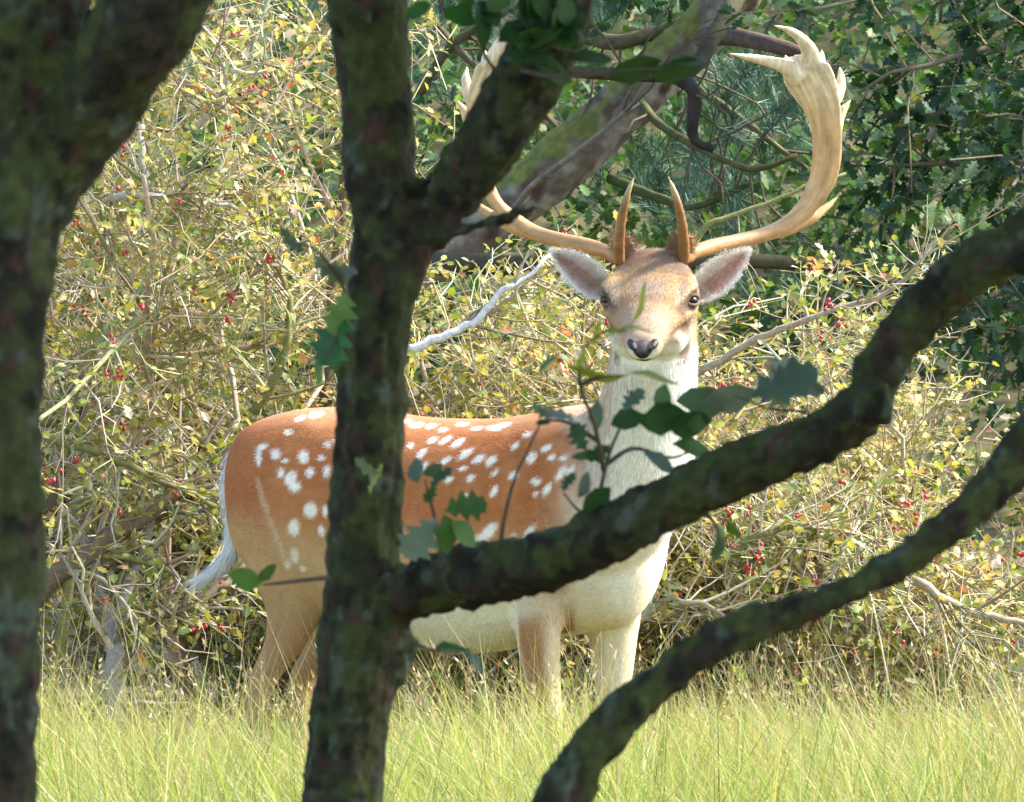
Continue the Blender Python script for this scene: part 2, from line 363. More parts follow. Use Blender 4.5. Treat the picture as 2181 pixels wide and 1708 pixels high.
shrub(-1.05, 16.5, 1.05, .6, 2.3, 19, 'tall yellowing hawthorn bush behind the deer rump and tail', dens=1.2, inside=lambda p: p[0] < (-.10 if p[2] > 1.0 else .15), extra=[
    ([(60, 1275, 15.9), (170, 1190, 15.9), (300, 1100, 15.95), (410, 1030, 16.0), (470, 960, 16.1)], .026, BR),
    ([(245, 1560, 15.9), (245, 1400, 15.9), (240, 1310, 15.95), (205, 1210, 16), (170, 1130, 16)], .024, (.30, .26, .22)),
    ([(258, 1320, 15.92), (280, 1230, 15.95), (320, 1120, 16), (330, 1010, 16.1)], .016, (.33, .28, .24)),
    ([(280, 1330, 15.95), (400, 1290, 15.95), (480, 1240, 16), (560, 1170, 16.1)], .015, BR),
    ([(95, 900, 15.9), (130, 850, 15.9), (180, 800, 15.95), (250, 740, 16)], .014, OL),
    ([(95, 1100, 15.9), (150, 960, 15.9), (185, 840, 15.9)], .014, (.12, .085, .055)),
    ([(100, 935, 15.8), (200, 955, 15.8), (310, 1010, 15.85), (420, 1060, 15.9), (490, 1090, 15.9)], .011, OL),
    ([(540, 880, 15.95), (590, 800, 15.9), (620, 680, 15.9), (605, 600, 15.9), (560, 530, 15.9)], .011, OL),
    ([(420, 270, 15.9), (470, 210, 15.85), (490, 160, 15.8), (580, 155, 15.8)], .009, PALE),
    ([(300, 265, 15.9), (310, 380, 15.85), (350, 410, 15.85), (500, 440, 15.85), (530, 520, 15.8)], .008, PALE),
    ([(230, 420, 15.8), (330, 415, 15.8), (420, 400, 15.85)], .009, PALE)])
shrub(1.0, 16.45, 1.3, .6, .86, 17, 'low hawthorn bush with red berries behind the deer chest', dens=1.15, inside=lambda p: p[2] < (1.24 if p[0] > .8 else 1.10) + .06 * math.sin(p[0] * 9), extra=[
    ([(1480, 800, 15.9), (1600, 730, 15.85), (1720, 680, 15.8), (1890, 620, 15.75), (1960, 560, 15.75), (2000, 490, 15.75)], .009, TAN),
    ([(1460, 560, 15.9), (1500, 490, 15.9), (1560, 460, 15.9), (1700, 405, 15.9), (1800, 370, 15.9)], .008, OL),
    ([(1360, 1320, 15.7), (1420, 1280, 15.7), (1500, 1290, 15.7), (1580, 1330, 15.7)], .010, TAN),
    ([(1560, 1180, 15.7), (1640, 1130, 15.7), (1720, 1120, 15.7), (1800, 1170, 15.75)], .011, OL),
    ([(1950, 1240, 15.7), (2060, 1300, 15.7), (2181, 1330, 15.7), (2260, 1335, 15.7)], .011, TAN),
    ([(1760, 1270, 15.7), (1770, 1220, 15.7), (1800, 1170, 15.7), (1830, 1110, 15.75)], .009, PALE)])
shrub(.08, 16.7, .8, .45, .80, 11, 'small hawthorn bush with red berries and a pale dead branch behind the deer back', dens=1.1, inside=lambda p: p[2] < 1.12 + .07 * math.sin(p[0] * 11), extra=[
    ([(860, 750, 15.8), (950, 715, 15.8), (1010, 685, 15.8), (1070, 620, 15.8), (1120, 595, 15.8), (1175, 535, 15.85)], .011, (.62, .58, .55)),
    ([(1000, 680, 15.85), (1060, 655, 15.85), (1130, 600, 15.85)], .007, TAN)])

# ------------------------------------------------------------------ scrub on the slope behind
def scrub():
    n = 64000; x = rng.uniform(-3.6, 3.6, n); y = rng.uniform(19.0, 25, n); x = x * y / 19
    p = np.stack([x, y, gz(x, y) + rng.uniform(0, .9, n)], -1); keep = fbm(p * 1.6, 3, 3) > .40; p = p[keep]; n = len(p)
    C = pick([(.05, .10, .03, 3), (.08, .145, .04, 3), (.12, .18, .05, 1.2), (.2, .19, .08, .6)], n)
    V, T, C = place(*OAK, p, N(rng.normal(size=(n, 3)) + [0, -.3, 0]), rng.uniform(-1, 1, n), rng.uniform(.04, .075, n), C)
    link('slope_scrub', make_mesh('slope_scrub', V, T, C, False), M_oak, kind='stuff', label='dark green scrub covering the slope behind the thicket', category='scrub')
scrub()

# ------------------------------------------------------------------ pine
def barked(V, Nn, seed, amp, freq, pal, gain=1.0):
    """Shift bark outward by noise and give it moss, lichen and raw patches of its own shape."""
    f = freq
    rid = np.abs(fbm(V * np.array([f, f, f * .45]), 4, seed) - .5) * 2; fine = fbm(V * f * 3.1, 3, seed + 9)
    V2 = V + Nn * (amp * (rid * 1.6 - .5) + amp * .7 * (fine - .5))[:, None]
    base = np.array(pal[0]); C = np.repeat(base[None], len(V), 0)
    for i, (c, fr, th, sdv, dirv) in enumerate(pal[1:]):
        q = fbm(V * fr, 4, sdv) + (Nn @ np.array(dirv)); m = smooth(th - .03, th + .09, q)[:, None]
        C = C * (1 - m) + np.array(c) * m
    C = C * (.75 + .5 * fine[:, None])
    return V2, C * gain
def pine():
    D = 19.0
    base = P(560, 820, D); root = thing('pine_tree', (float(base[0]), float(base[1]), float(gz([base[0]], [base[1]])[0])), 'leaning pine with mossy trunk rising behind the antlers', 'tree')
    b0 = P(620, 900, D); b0[2] = gz([b0[0]], [b0[1]])[0] - .1
    tr = np.concatenate([[b0], [P(*q) for q in ((820, 640, D), (1000, 500, D), (1130, 400, D), (1270, 280, D), (1380, 175, D), (1480, 80, D), (1570, -20, D), (1700, -180, D), (1820, -420, D), (1900, -800, D))]])
    pal = [(.165, .130, .10), ((.30, .265, .215), 14, .52, 3, (0, -.05, -.06)), ((.10, .06, .045), 20, .56, 5, (0, 0, 0)), ((.16, .17, .045), 9, .55, 8, (-.20, 0, .12))]
    V, T = tube(resample(tr, 60), np.linspace(.088, .056, 60), 20); V, T, Nn = remesh(V, T, .011, 2); V, C = barked(V, Nn, 2, .012, 11, pal)
    link('trunk', make_mesh('trunk', V, T, C), M_pbark, root)
    bl = [([(1470, 95, D), (1530, 75, D - .1), (1600, 85, D - .2), (1690, 110, D - .3), (1780, 150, D - .3)], .03, (.13, .09, .075)),
          ([(1590, -40, D), (1530, 60, D - .4), (1470, 150, D - .6), (1380, 160, D - .7), (1200, 150, D - .7), (1020, 120, D - .6)], .024, (.06, .055, .03)),
          ([(1430, 155, D - .65), (1480, 200, D - .7), (1475, 290, D - .7), (1520, 320, D - .7)], .02, (.045, .035, .03)),
          ([(1350, 200, D - .1), (1400, 260, D - .3), (1480, 310, D - .5), (1600, 360, D - .6), (1700, 330, D - .6)], .013, (.10, .10, .04)),
          ([(1490, 190, D), (1560, 240, D), (1640, 300, D), (1720, 360, D)], .012, (.14, .13, .06)),
          ([(1080, 470, D - .2), (1130, 400, D - .3), (1220, 330, D - .4), (1330, 240, D - .4), (1380, 170, D - .4)], .010, (.2, .17, .13)),
          ([(1300, 380, D), (1400, 420, D - .2), (1480, 440, D - .3), (1600, 390, D - .4)], .014, (.08, .09, .03)),
          ([(1180, 40, D + .3), (1300, 90, D), (1420, 60, D), (1500, 30, D)], .025, (.11, .10, .05)),
          ([(880, 560, D - .4), (1000, 562, D - .9), (1130, 565, D - 1.2), (1400, 560, D - 1.3), (1600, 555, D - 1.3), (1850, 575, D - 1.3)], .030, (.075, .065, .035)),
          ([(900, 20, D), (1000, 130, D), (1100, 200, D), (1200, 280, D)], .012, (.12, .1, .06)),
          ([(890, 200, D), (960, 100, D), (1050, 40, D), (1160, -20, D)], .014, (.09, .08, .04))]
    tips = []
    for pts, r, c in bl:
        pp = resample(np.array([P(*q) for q in pts]), 24); V, T = tube(pp, np.linspace(r, r * .5, 24), 9); C = np.repeat([c], len(V), 0) * (.7 + .6 * fbm(V * 25, 3, 4)[:, None])
        V = V + .004 * (vnoise(V * 60, 3)[:, None] - .5); link('bough', make_mesh('bough', V, T, C), M_pbark, root)
        if r > .029: continue
        for _ in range(4):
            i = rnd.randrange(4, 23); q = wander(pp[i], side_dir(N(pp[i] - pp[i - 1]), rnd.uniform(.5, 1.3)), rnd.uniform(.15, .5), 4, .3, 0)
            tips.append(q); 
    Vs, o, Ts = [], 0, []
    for q in tips:
        V, T = tube(q, np.linspace(.004, .002, len(q)), 4, False); Vs.append(V); Ts.append(T + o); o += len(V)
    V = np.concatenate(Vs); link('twigs', make_mesh('twigs', V, np.concatenate(Ts), np.repeat([[.12, .09, .06]], len(V), 0)), M_twig, root, kind='stuff')
    # needle tufts on shoots of the boughs
    spots = []
    for q in tips:
        for i in range(2, len(q)): spots.append((q[i], q[i] - q[i - 1]))
    for (px, py, n, sp) in ((1590, 200, 26, 60), (1500, 350, 20, 70), (1650, 330, 20, 60), (1400, 450, 20, 50), (1560, 460, 16, 70), (1330, 330, 10, 60), (1250, 60, 22, 80), (980, 60, 22, 70), (1130, 20, 16, 70), (1400, 30, 14, 60), (960, 230, 10, 50), (620, 60, 16, 80), (1250, 430, 8, 50)):
        for _ in range(n): spots.append((P(px + rnd.gauss(0, sp), py + rnd.gauss(0, sp * .6), D + rnd.uniform(-.1, 1.2)), np.array([rnd.gauss(0, .6), -.3, .5 + rnd.random()])))
    axis = resample(tr, 80); keep_ = []
    for q, t in spots:
        dd = np.linalg.norm((axis - q)[:, [0, 2]], axis=1).min()
        if dd > .17 or q[1] > D + .25: keep_.append((q, t))
    spots = keep_; pos, dr, cc = [], [], []
    for q, t in spots:
        c = np.array([.045, .095, .05]) if rnd.random() < .6 else np.array([.07, .14, .09])
        for _ in range(46):
            u = rnd.random() * .09; tt = N(t); pos.append(q + tt * u); dr.append(side_dir(tt, rnd.uniform(.35, .9))); cc.append(c * rnd.uniform(.7, 1.5))
    nV = np.array([(0, -.02, 0), (0, .02, 0), (1, .0, 0)]); n = len(pos)
    V, T, C = place(nV, np.array([[0, 1, 2]]), np.array(pos), np.array(dr), rng.uniform(-3, 3, n), rng.uniform(.05, .085, n), np.array(cc))
    link('needles', make_mesh('needles', V, T, C, False), M_needle, root, kind='stuff')
pine()

# ------------------------------------------------------------------ oak behind, to the right
def oak():
    bx, by = 1.55, 18.3; root = thing('oak_tree', (bx, by, float(gz([bx], [by])[0])), 'dark green leafy oak crown beside the leaning pine', 'tree')
    st = wander((bx, by, float(gz([bx], [by])[0]) - .05), (.1, .1, 1), 3.4, 14, .06, .05); V, T = tube(st, np.linspace(.07, .03, 15), 12)
    link('trunk', make_mesh('trunk', V, T, np.repeat([[.12, .10, .07]], len(V), 0)), M_pbark, root)
    lp, ld = [], []; Vs, Ts, o = [], [], 0
    for b in range(46):
        i = rnd.randrange(3, 15); az = rnd.uniform(0, 6.28) if b % 3 else rnd.uniform(2.4, 4.4); d = N([math.cos(az), math.sin(az) * .7 - .25, rnd.uniform(-.25, .5)])
        p = wander(st[i], d, rnd.uniform(.6, 1.25), 7, .18, -.02); V, T = tube(p, np.linspace(.016, .004, 8), 6)
        link('branch', make_mesh('branch', V, T, np.repeat([[.16, .14, .09]], len(V), 0)), M_twig, root)
        for s in range(16):
            j = rnd.randrange(2, 8); t = N(p[j] - p[j - 1]); q = wander(p[j - 1] + (p[j] - p[j - 1]) * rnd.random(), side_dir(t, rnd.uniform(.4, 1.3)), rnd.uniform(.1, .35), 3, .3, .02)
            V, T = tube(q, np.linspace(.004, .002, 4), 3, False); Vs.append(V); Ts.append(T + o); o += len(V)
            for _ in range(15):
                k_ = rnd.randrange(1, 4); f = rnd.random(); dd = side_dir(N(q[k_] - q[k_ - 1]), rnd.uniform(.4, 1.4)); lp.append(q[k_ - 1] * (1 - f) + q[k_] * f + dd * .01); ld.append(dd)
    V = np.concatenate(Vs); link('twigs', make_mesh('twigs', V, np.concatenate(Ts), np.repeat([[.18, .15, .09]], len(V), 0)), M_twig, root, kind='stuff')
    lp, ld = np.array(lp), np.array(ld); n = len(lp)
    C = pick([(.025, .062, .026, 4), (.038, .085, .03, 4), (.065, .125, .035, 2), (.04, .08, .055, 3), (.22, .22, .06, .25)], n)
    V, T, C = place(*OAK, lp, N(ld + .3 * rng.normal(size=ld.shape)), rng.uniform(-1.2, 1.2, n), rng.uniform(.032, .062, n), C)
    link('foliage', make_mesh('foliage', V, T, C, False), M_oak, root, kind='stuff')
oak()

# ------------------------------------------------------------------ foreground trees
BPAL = [(.030, .025, .015), ((.038, .044, .015), 24, .40, 3, (.03, 0, .05)), ((.015, .014, .008), 50, .56, 7, (0, 0, -.05)), ((.060, .030, .021), 55, .64, 11, (0, 0, 0)), ((.070, .085, .055), 60, .64, 21, (0, 0, .04)), ((.052, .062, .018), 40, .57, 5, (0, 0, .04))]
def woody(root, limbs, voxel, seed, amp=.0075, freq=48, it=3):
    """Grow limbs (part name, rows of grid column, row, distance, half width in grid units) into one continuous skin, then cut it into parts at the joints."""
    parts, names, cen, rad, lid = [], [], [], [], []
    for li, (nm, rows) in enumerate(limbs):
        r = resample(np.array(rows, float), 12 * len(rows)); pts = np.array([P(a, b, c) for a, b, c, _ in r]); rr = r[:, 3] * K * r[:, 2]
        g = pts[:, 2] < 0.02; pts[g, 2] = np.maximum(pts[g, 2], -.15)
        parts.append(tube(pts, rr, 16)); names.append(nm); cen.append(pts); rad.append(rr); lid.append(np.full(len(pts), li))
    V, T = merge(parts); V, T, Nn = remesh(V, T, voxel, it)
    cen, rad, lid = np.concatenate(cen), np.concatenate(rad), np.concatenate(lid)
    fc = V[T].mean(1); own = np.zeros(len(fc), int)
    for s in range(0, len(fc), 4000):
        dd = np.linalg.norm(fc[s:s + 4000, None] - cen[None], axis=2) / rad[None]; own[s:s + 4000] = lid[np.argmin(dd, 1)]
    knob = fbm(V * 9, 2, seed + 4) - .5; V = V + Nn * (.016 * knob)[:, None]
    V2, C = barked(V, Nn, seed, amp, freq, BPAL, .78)
    for li, nm in enumerate(names):
        t = T[own == li]
        if not len(t): continue
        u, inv = np.unique(t.ravel(), return_inverse=True); link(nm, make_mesh(nm, V2[u], inv.reshape(-1, 3), C[u]), M_bark, root)
def crown(root, cx, cy_, cz, rx, ry, rz, n, limbs_from):  # out of view; spread and density shaped to shade the trunks below
    """Leafy crown overhead: limbs, then leaves in clumps through its volume."""
    c = np.array([cx, cy_, cz]); pos, Vs, Ts, o = [], [], [], 0
    for b in range(16):
        d = N(rng.normal(size=3) * [1, 1, .8]); tip = c + d * np.array([rx, ry, rz]) * rnd.uniform(.6, .95); s = np.array(limbs_from)
        p = resample([s, s * .45 + c * .55 - [0, 0, .2], tip * .55 + c * .45, tip], 10); p = p + .03 * rng.normal(size=p.shape) * np.linspace(0, 1, 10)[:, None]
        V, T = tube(p, np.linspace(.03, .006, 10), 7); Vs.append(V); Ts.append(T + o); o += len(V)
        for i in range(4, 10):
            for _ in range(max(1, n // 110)): pos.append(p[i] + rng.normal(size=3) * [.30, .30, .22])
    V = np.concatenate(Vs); link('limbs', make_mesh('limbs', V, np.concatenate(Ts), np.repeat([[.04, .035, .02]], len(V), 0)), M_bark, root)
    pos = np.array(pos); pos = pos[pos[:, 2] > 1.62 + .03 * pos[:, 1] * 0]; n = len(pos)
    C = pick([(.045, .09, .025, 3), (.06, .12, .03, 3), (.10, .15, .04, 1)], n)
    V, T, C = place(*OAK, pos, N(rng.normal(size=(n, 3)) + [0, 0, -.2]), rng.uniform(-1, 1, n), rng.uniform(.07, .11, n), C)
    link('crown', make_mesh('crown', V, T, C, False), M_oak, root, kind='stuff')

# tree with the big fork, at the edge of the wood
dA = 6.0; bA = P(-30, 3755, dA)
tA = thing('oak_tree', (float(bA[0]), float(bA[1]), 0), 'thick dark mossy trunk forking into a heavy leaning limb, in deep shade', 'tree')
woody(tA, [('trunk', [(-40, 3780, dA, 190), (-34, 3400, dA, 135), (-28, 2700, dA, 112), (-20, 2000, dA, 104), (-14, 1650, dA, 100), (-8, 1300, dA, 98), (-2, 1000, dA, 96), (4, 760, dA, 98), (14, 560, dA, 108), (20, 420, dA, 120), (30, 200, dA, 140), (50, 0, dA, 150), (60, -300, dA, 140), (40, -900, dA, 120), (0, -1700, dA, 90)]),
              ('limb', [(40, 520, dA, 70), (80, 420, dA, 92), (165, 285, dA - .02, 98), (250, 140, dA - .05, 112), (325, 10, dA - .08, 122), (420, -170, dA - .1, 118), (560, -420, dA - .15, 100), (700, -800, dA - .2, 80)])], .0055, 3)
crown(tA, -.55, 5.9, 3.1, 1.6, 1.7, 1.1, 7000, P(40, -900, dA))
# slender tree in front of the deer
dB = 7.0
bB = P(735, 3250, dB)
tB = thing('oak_tree', (float(bB[0]), float(bB[1]), 0), 'slender forked lichen covered tree with a long curving side branch in front of the deer', 'tree')
woody(tB, [('trunk', [(735, 3290, dB, 170), (735, 3000, dB, 122), (728, 2400, dB, 104), (725, 1900, dB, 98), (732, 1700, dB, 94), (742, 1550, dB, 92), (765, 1400, dB, 100), (770, 1280, dB, 92), (775, 1150, dB, 82), (782, 1000, dB, 79), (786, 850, dB, 80), (795, 720, dB, 80), (815, 600, dB, 84), (840, 510, dB, 98)]),
              ('stem', [(835, 540, dB, 80), (818, 430, dB, 84), (805, 330, dB, 76), (806, 240, dB, 73), (798, 130, dB, 72), (782, 0, dB, 80), (770, -150, dB, 74), (740, -500, dB, 62), (700, -1100, dB, 45)]),
              ('stem', [(860, 540, dB, 60), (920, 460, dB, 66), (990, 380, dB - .03, 68), (1052, 290, dB - .06, 70), (1112, 190, dB - .08, 72), (1160, 90, dB - .1, 74), (1195, 0, dB - .12, 66), (1230, -200, dB - .15, 50), (1350, -500, dB - .2, 38)]),
              ('branch', [(800, 1310, dB, 55), (870, 1265, dB - .02, 68), (960, 1235, dB - .05, 66), (1080, 1215, dB - .1, 62), (1200, 1185, dB - .14, 62), (1330, 1120, dB - .18, 62), (1480, 1040, dB - .2, 66), (1630, 970, dB - .22, 62), (1760, 930, dB - .24, 62), (1840, 870, dB - .25, 58), (1875, 790, dB - .26, 52), (1920, 720, dB - .27, 52), (1990, 640, dB - .28, 55), (2070, 570, dB - .3, 62), (2160, 520, dB - .3, 58), (2280, 420, dB - .3, 50), (2450, 250, dB - .3, 40), (2650, -100, dB - .3, 30)]),
              ('branch', [(900, 520, dB, 30), (960, 500, dB - .03, 24), (1020, 480, dB - .06, 20), (1090, 458, dB - .1, 16), (1150, 440, dB - .12, 11)]),
              ('branch_stub', [(1825, 890, dB - .25, 40), (1850, 872, dB - .29, 44), (1868, 862, dB - .33, 40)]),
              ('branch', [(2040, 575, dB - .3, 40), (2130, 562, dB - .32, 34), (2240, 565, dB - .35, 28), (2400, 560, dB - .4, 18)]),
              ('branch', [(870, 1340, dB, 40), (850, 1400, dB, 42), (810, 1480, dB, 36), (780, 1560, dB, 30)])], .0048, 13)
crown(tB, .15, 6.9, 3.1, 1.8, 1.7, 1.1, 9500, P(800, -700, dB))
# leaning stem low on the right
dC = 6.4
bC = P(930, 3540, dC)
tC = thing('young_tree', (float(bC[0]), float(bC[1]), 0), 'thin leaning stem with peeling brown bark slanting over the grass, right of the forked tree', 'tree')
woody(tC, [('trunk', [(930, 3570, dC, 95), (950, 3200, dC, 72), (980, 2700, dC, 66), (1030, 2250, dC, 62), (1110, 1900, dC, 58), (1205, 1690, dC, 54), (1270, 1585, dC, 52), (1340, 1505, dC, 50), (1430, 1430, dC, 46), (1510, 1375, dC, 46), (1590, 1335, dC, 42), (1700, 1300, dC, 37), (1800, 1260, dC, 36), (1900, 1210, dC, 37), (2000, 1140, dC, 40), (2080, 1070, dC, 42), (2150, 990, dC, 42), (2230, 880, dC, 40), (2360, 640, dC, 36), (2480, 250, dC, 30), (2560, -300, dC, 24)])], .0045, 23)
crown(tC, 1.35, 6.5, 3.0, 1.6, 1.8, 1.1, 9500, P(2560, -300, dC))

# sprigs and single leaves of the slender tree
def sprigs():
    G = (.045, .095, .02); DG = (.025, .06, .015); GY = (.12, .15, .115); YG = (.22, .24, .03); MG = (.08, .15, .03); BL = (.065, .10, .07)
    tw = [[(1275, 1110, 6.85), (1280, 1040, 6.85), (1300, 960, 6.85), (1330, 900, 6.85), (1380, 880, 6.85)], [(1290, 990, 6.85), (1350, 955, 6.85), (1430, 975, 6.85), (1490, 950, 6.85)],
          [(1275, 940, 6.85), (1210, 900, 6.85), (1150, 895, 6.85)], [(1280, 1060, 6.85), (1240, 1090, 6.85), (1200, 1050, 6.85)], [(1065, 1170, 6.9), (1075, 1100, 6.9), (1100, 1010, 6.9), (1150, 905, 6.9)],
          [(940, 1200, 6.9), (930, 1120, 6.9), (915, 1060, 6.9), (905, 1020, 6.9)], [(1800, 930, 6.75), (1720, 880, 6.75), (1640, 870, 6.75), (1560, 840, 6.75)], [(1500, 1090, 6.8), (1525, 1120, 6.8), (1535, 1160, 6.8)],
          [(880, 1370, 6.95), (920, 1385, 6.95), (980, 1390, 6.95)], [(740, 640, 6.9), (720, 590, 6.88), (670, 530, 6.86), (610, 515, 6.85)], [(740, 640, 6.9), (725, 700, 6.88), (690, 770, 6.86)], [(700, 1230, 6.93), (610, 1240, 6.9), (560, 1245, 6.9)],
          [(1100, 60, 6.9), (1140, 90, 6.85), (1230, 110, 6.8)], [(930, -60, 6.9), (940, 0, 6.9), (950, 40, 6.9)], [(1285, 1000, 6.8), (1265, 900, 6.7), (1235, 820, 6.62), (1245, 740, 6.6), (1290, 706, 6.6)], [(1235, 820, 6.62), (1280, 803, 6.6), (1335, 800, 6.6)],
          [(1110, 150, 6.85), (1200, 165, 6.8), (1320, 150, 6.8), (1410, 145, 6.8)], [(1090, 180, 6.9), (1040, 130, 6.85), (1010, 60, 6.85)]]
    for p in tw:
        q = resample(np.array([P(*a) for a in p]), 14); V, T = tube(q, np.linspace(.0026, .0009, 14), 5); link('twig', make_mesh('twig', V, T, np.repeat([[.07, .055, .035]], len(V), 0)), M_twig, tB)
    # grid column, row, angle (degrees, up is 90), length in grid units, face-on share, colour
    L = [(1300, 905, 20, 70, .9, DG), (1330, 880, 60, 60, .7, BL), (1360, 900, 10, 95, .8, DG), (1400, 880, 70, 60, .8, G), (1420, 905, 0, 90, .7, DG), (1460, 905, 10, 60, .8, G), (1250, 960, 120, 60, .8, DG), (1275, 915, 100, 60, .6, BL),
         (1430, 945, -10, 90, .5, G), (1370, 965, -25, 75, .5, BL), (1300, 945, -140, 55, .6, DG), (1270, 975, 170, 50, .5, G), (1230, 905, 150, 80, .35, GY), (1180, 890, 155, 50, .4, GY), (1140, 905, 20, 32, .6, G), (1200, 1050, 70, 45, .6, DG), (1240, 1095, 40, 75, .8, DG), (1230, 1060, 60, 55, .5, BL), (1255, 1120, -20, 50, .6, G),
         (890, 1030, 100, 55, .8, BL), (920, 1045, 60, 60, .5, DG), (900, 1010, 20, 45, .6, BL), (930, 1100, 235, 100, .85, GY), (945, 1090, 15, 85, .9, G), (945, 1095, -80, 80, .8, G), (960, 1110, -40, 70, .8, MG), (925, 1030, -110, 40, .6, DG),
         (1560, 845, 190, 110, .6, BL), (1600, 850, 30, 140, .75, BL), (1640, 870, 60, 110, .8, GY), (1660, 840, 15, 90, .6, BL), (1610, 830, 200, 110, .5, GY), (1525, 1115, -75, 60, .5, MG), (1535, 1140, -100, 55, .5, DG), (1550, 1110, -60, 40, .5, G),
         (925, 1385, 10, 75, .4, G), (985, 1390, -35, 60, .45, DG), (655, 535, 150, 70, .35, BL), (670, 540, -50, 85, .4, GY), (680, 580, 10, 75, .5, GY), (735, 620, -100, 90, .8, MG), (740, 670, -120, 110, .9, (.03, .10, .03)), (715, 700, -100, 90, .6, (.04, .11, .03)), (690, 760, -110, 60, .5, MG),
         (560, 1240, 170, 70, .8, MG), (545, 1235, 30, 50, .5, G), (920, 10, 200, 60, .8, (.03, .10, .015)), (945, 20, -20, 70, .9, (.025, .09, .01)), (960, 30, 30, 60, .6, G), (1010, 20, 10, 60, .7, DG),
         (1060, 90, 30, 90, .8, DG), (1090, 80, -10, 90, .8, G), (1120, 60, 80, 80, .8, DG), (1150, 100, 20, 80, .7, G), (1080, 120, 10, 100, .8, DG), (1180, 90, 50, 80, .8, DG), (1130, 130, -20, 90, .7, DG), (1210, 130, 10, 90, .5, DG), (1060, 60, 120, 70, .8, DG), (1040, 30, 60, 80, .8, G), (1200, 60, 80, 70, .8, G), (1290, 155, 5, 110, .4, DG), (1380, 150, 0, 110, .4, DG), (1420, 140, 15, 80, .4, BL),
         (1255, 740, 60, 55, .35, YG), (1275, 712, 15, 60, .35, YG), (1320, 703, 5, 80, .3, YG), (1245, 735, -100, 50, .4, YG), (1330, 800, 180, 115, .22, YG), (1330, 800, 0, 110, .22, YG), (1340, 690, 60, 95, .2, YG), (1150, 800, 60, 60, .3, MG), (790, 1060, 80, 70, .3, YG), (830, 1020, 160, 80, .3, GY)]
    for _ in range(12): L.append((rnd.gauss(1130, 65), rnd.gauss(60, 50), rnd.uniform(-180, 180), rnd.uniform(60, 100), rnd.uniform(.3, .9), rnd.choice((DG, DG, G))))
    for (px, py, a, ln, fc, c) in L:
        d = 6.84 if px > 900 else 6.88
        if c is YG: d = 6.6
        if px in (830, 790): d = 6.86
        a = math.radians(a); ax = N(RGT * math.cos(a) + UPV * math.sin(a) + FWD * rnd.uniform(-.35, .35)); nrm = N(-FWD * fc + N(np.cross(ax, FWD)) * math.sqrt(max(0, 1 - fc * fc)) * rnd.choice((1, 1, -1)) * .8 + UPV * .2)
        yv = N(np.cross(nrm, ax)); zv = np.cross(ax, yv); shp, tri = OVAL if rnd.random() < .6 else OAK
        ln_ = ln * K * d * 1.1; o = P(px, py, d); wsc = 1.5 if c is not YG else 1.0
        V = o + ln_ * (shp[:, 0:1] * ax + shp[:, 1:2] * yv * wsc + (shp[:, 2:3] + .05 * np.sin(shp[:, 0:1] * 6)) * zv)
        cc = np.array(c)[None] * (.85 + .3 * rng.random((len(V), 1))); link('leaf', make_mesh('leaf', V, tri, cc), M_oak, tB)
sprigs()

# ------------------------------------------------------------------ the deer
TH = math.radians(24); AX = np.array([math.cos(TH), -math.sin(TH), 0]); LT = np.array([math.sin(TH), math.cos(TH), 0]); S = K * DEER_D; ZU = np.array([0, 0, 1.0])
def Q(px, py, dy): return P(px, py, DEER_D + dy)
def bd(px): return -(px - 1000) * S * math.tan(TH)
deer = thing('fallow_deer', (float(Q(1000, 1790, 0)[0]), float(Q(1000, 1790, 0)[1]), 0), 'spotted fallow buck with broad palmate antlers standing in grass and looking out', 'deer')
sh = []
tors = [(508, 960, 1090, .035), (520, 928, 1150, .085), (550, 898, 1210, .125), (605, 876, 1270, .15), (680, 864, 1320, .158), (770, 868, 1352, .158), (860, 880, 1374, .164), (960, 890, 1392, .168), (1060, 892, 1388, .163), (1150, 880, 1368, .150), (1220, 866, 1352, .14), (1290, 868, 1338, .13), (1345, 915, 1318, .105), (1388, 985, 1250, .078), (1412, 1050, 1170, .045)]
tz = resample(np.array(tors, float), 40)
sh.append(loft([(Q(x, (a + b) / 2, bd(x)), LT * hw, ZU * (b - a) / 2 * S, ZU * (b - a) / 2 * S) for x, a, b, hw in tz], 32, 2.25))
# neck
nk = np.array([(1262, 1170, -.06, .060, .08), (1290, 1125, -.115, .098, .135), (1330, 1060, -.15, .110, .15), (1362, 970, -.185, .101, .125), (1378, 880, -.215, .092, .105), (1388, 800, -.245, .083, .092), (1392, 720, -.265, .079, .085), (1390, 650, -.28, .074, .075)])
nz_ = resample(nk, 22); npos = np.array([Q(a, b, c) for a, b, c, _, _ in nz_]); ntan = N(np.gradient(npos, axis=0))
sh.append(loft([(npos[i], N(np.cross(ntan[i], np.array([0, 1.0, 0]))) * nz_[i, 3], N(np.cross(N(np.cross(ntan[i], np.array([0, 1.0, 0]))), ntan[i])) * nz_[i, 4]) for i in range(22)], 26, 2.1))
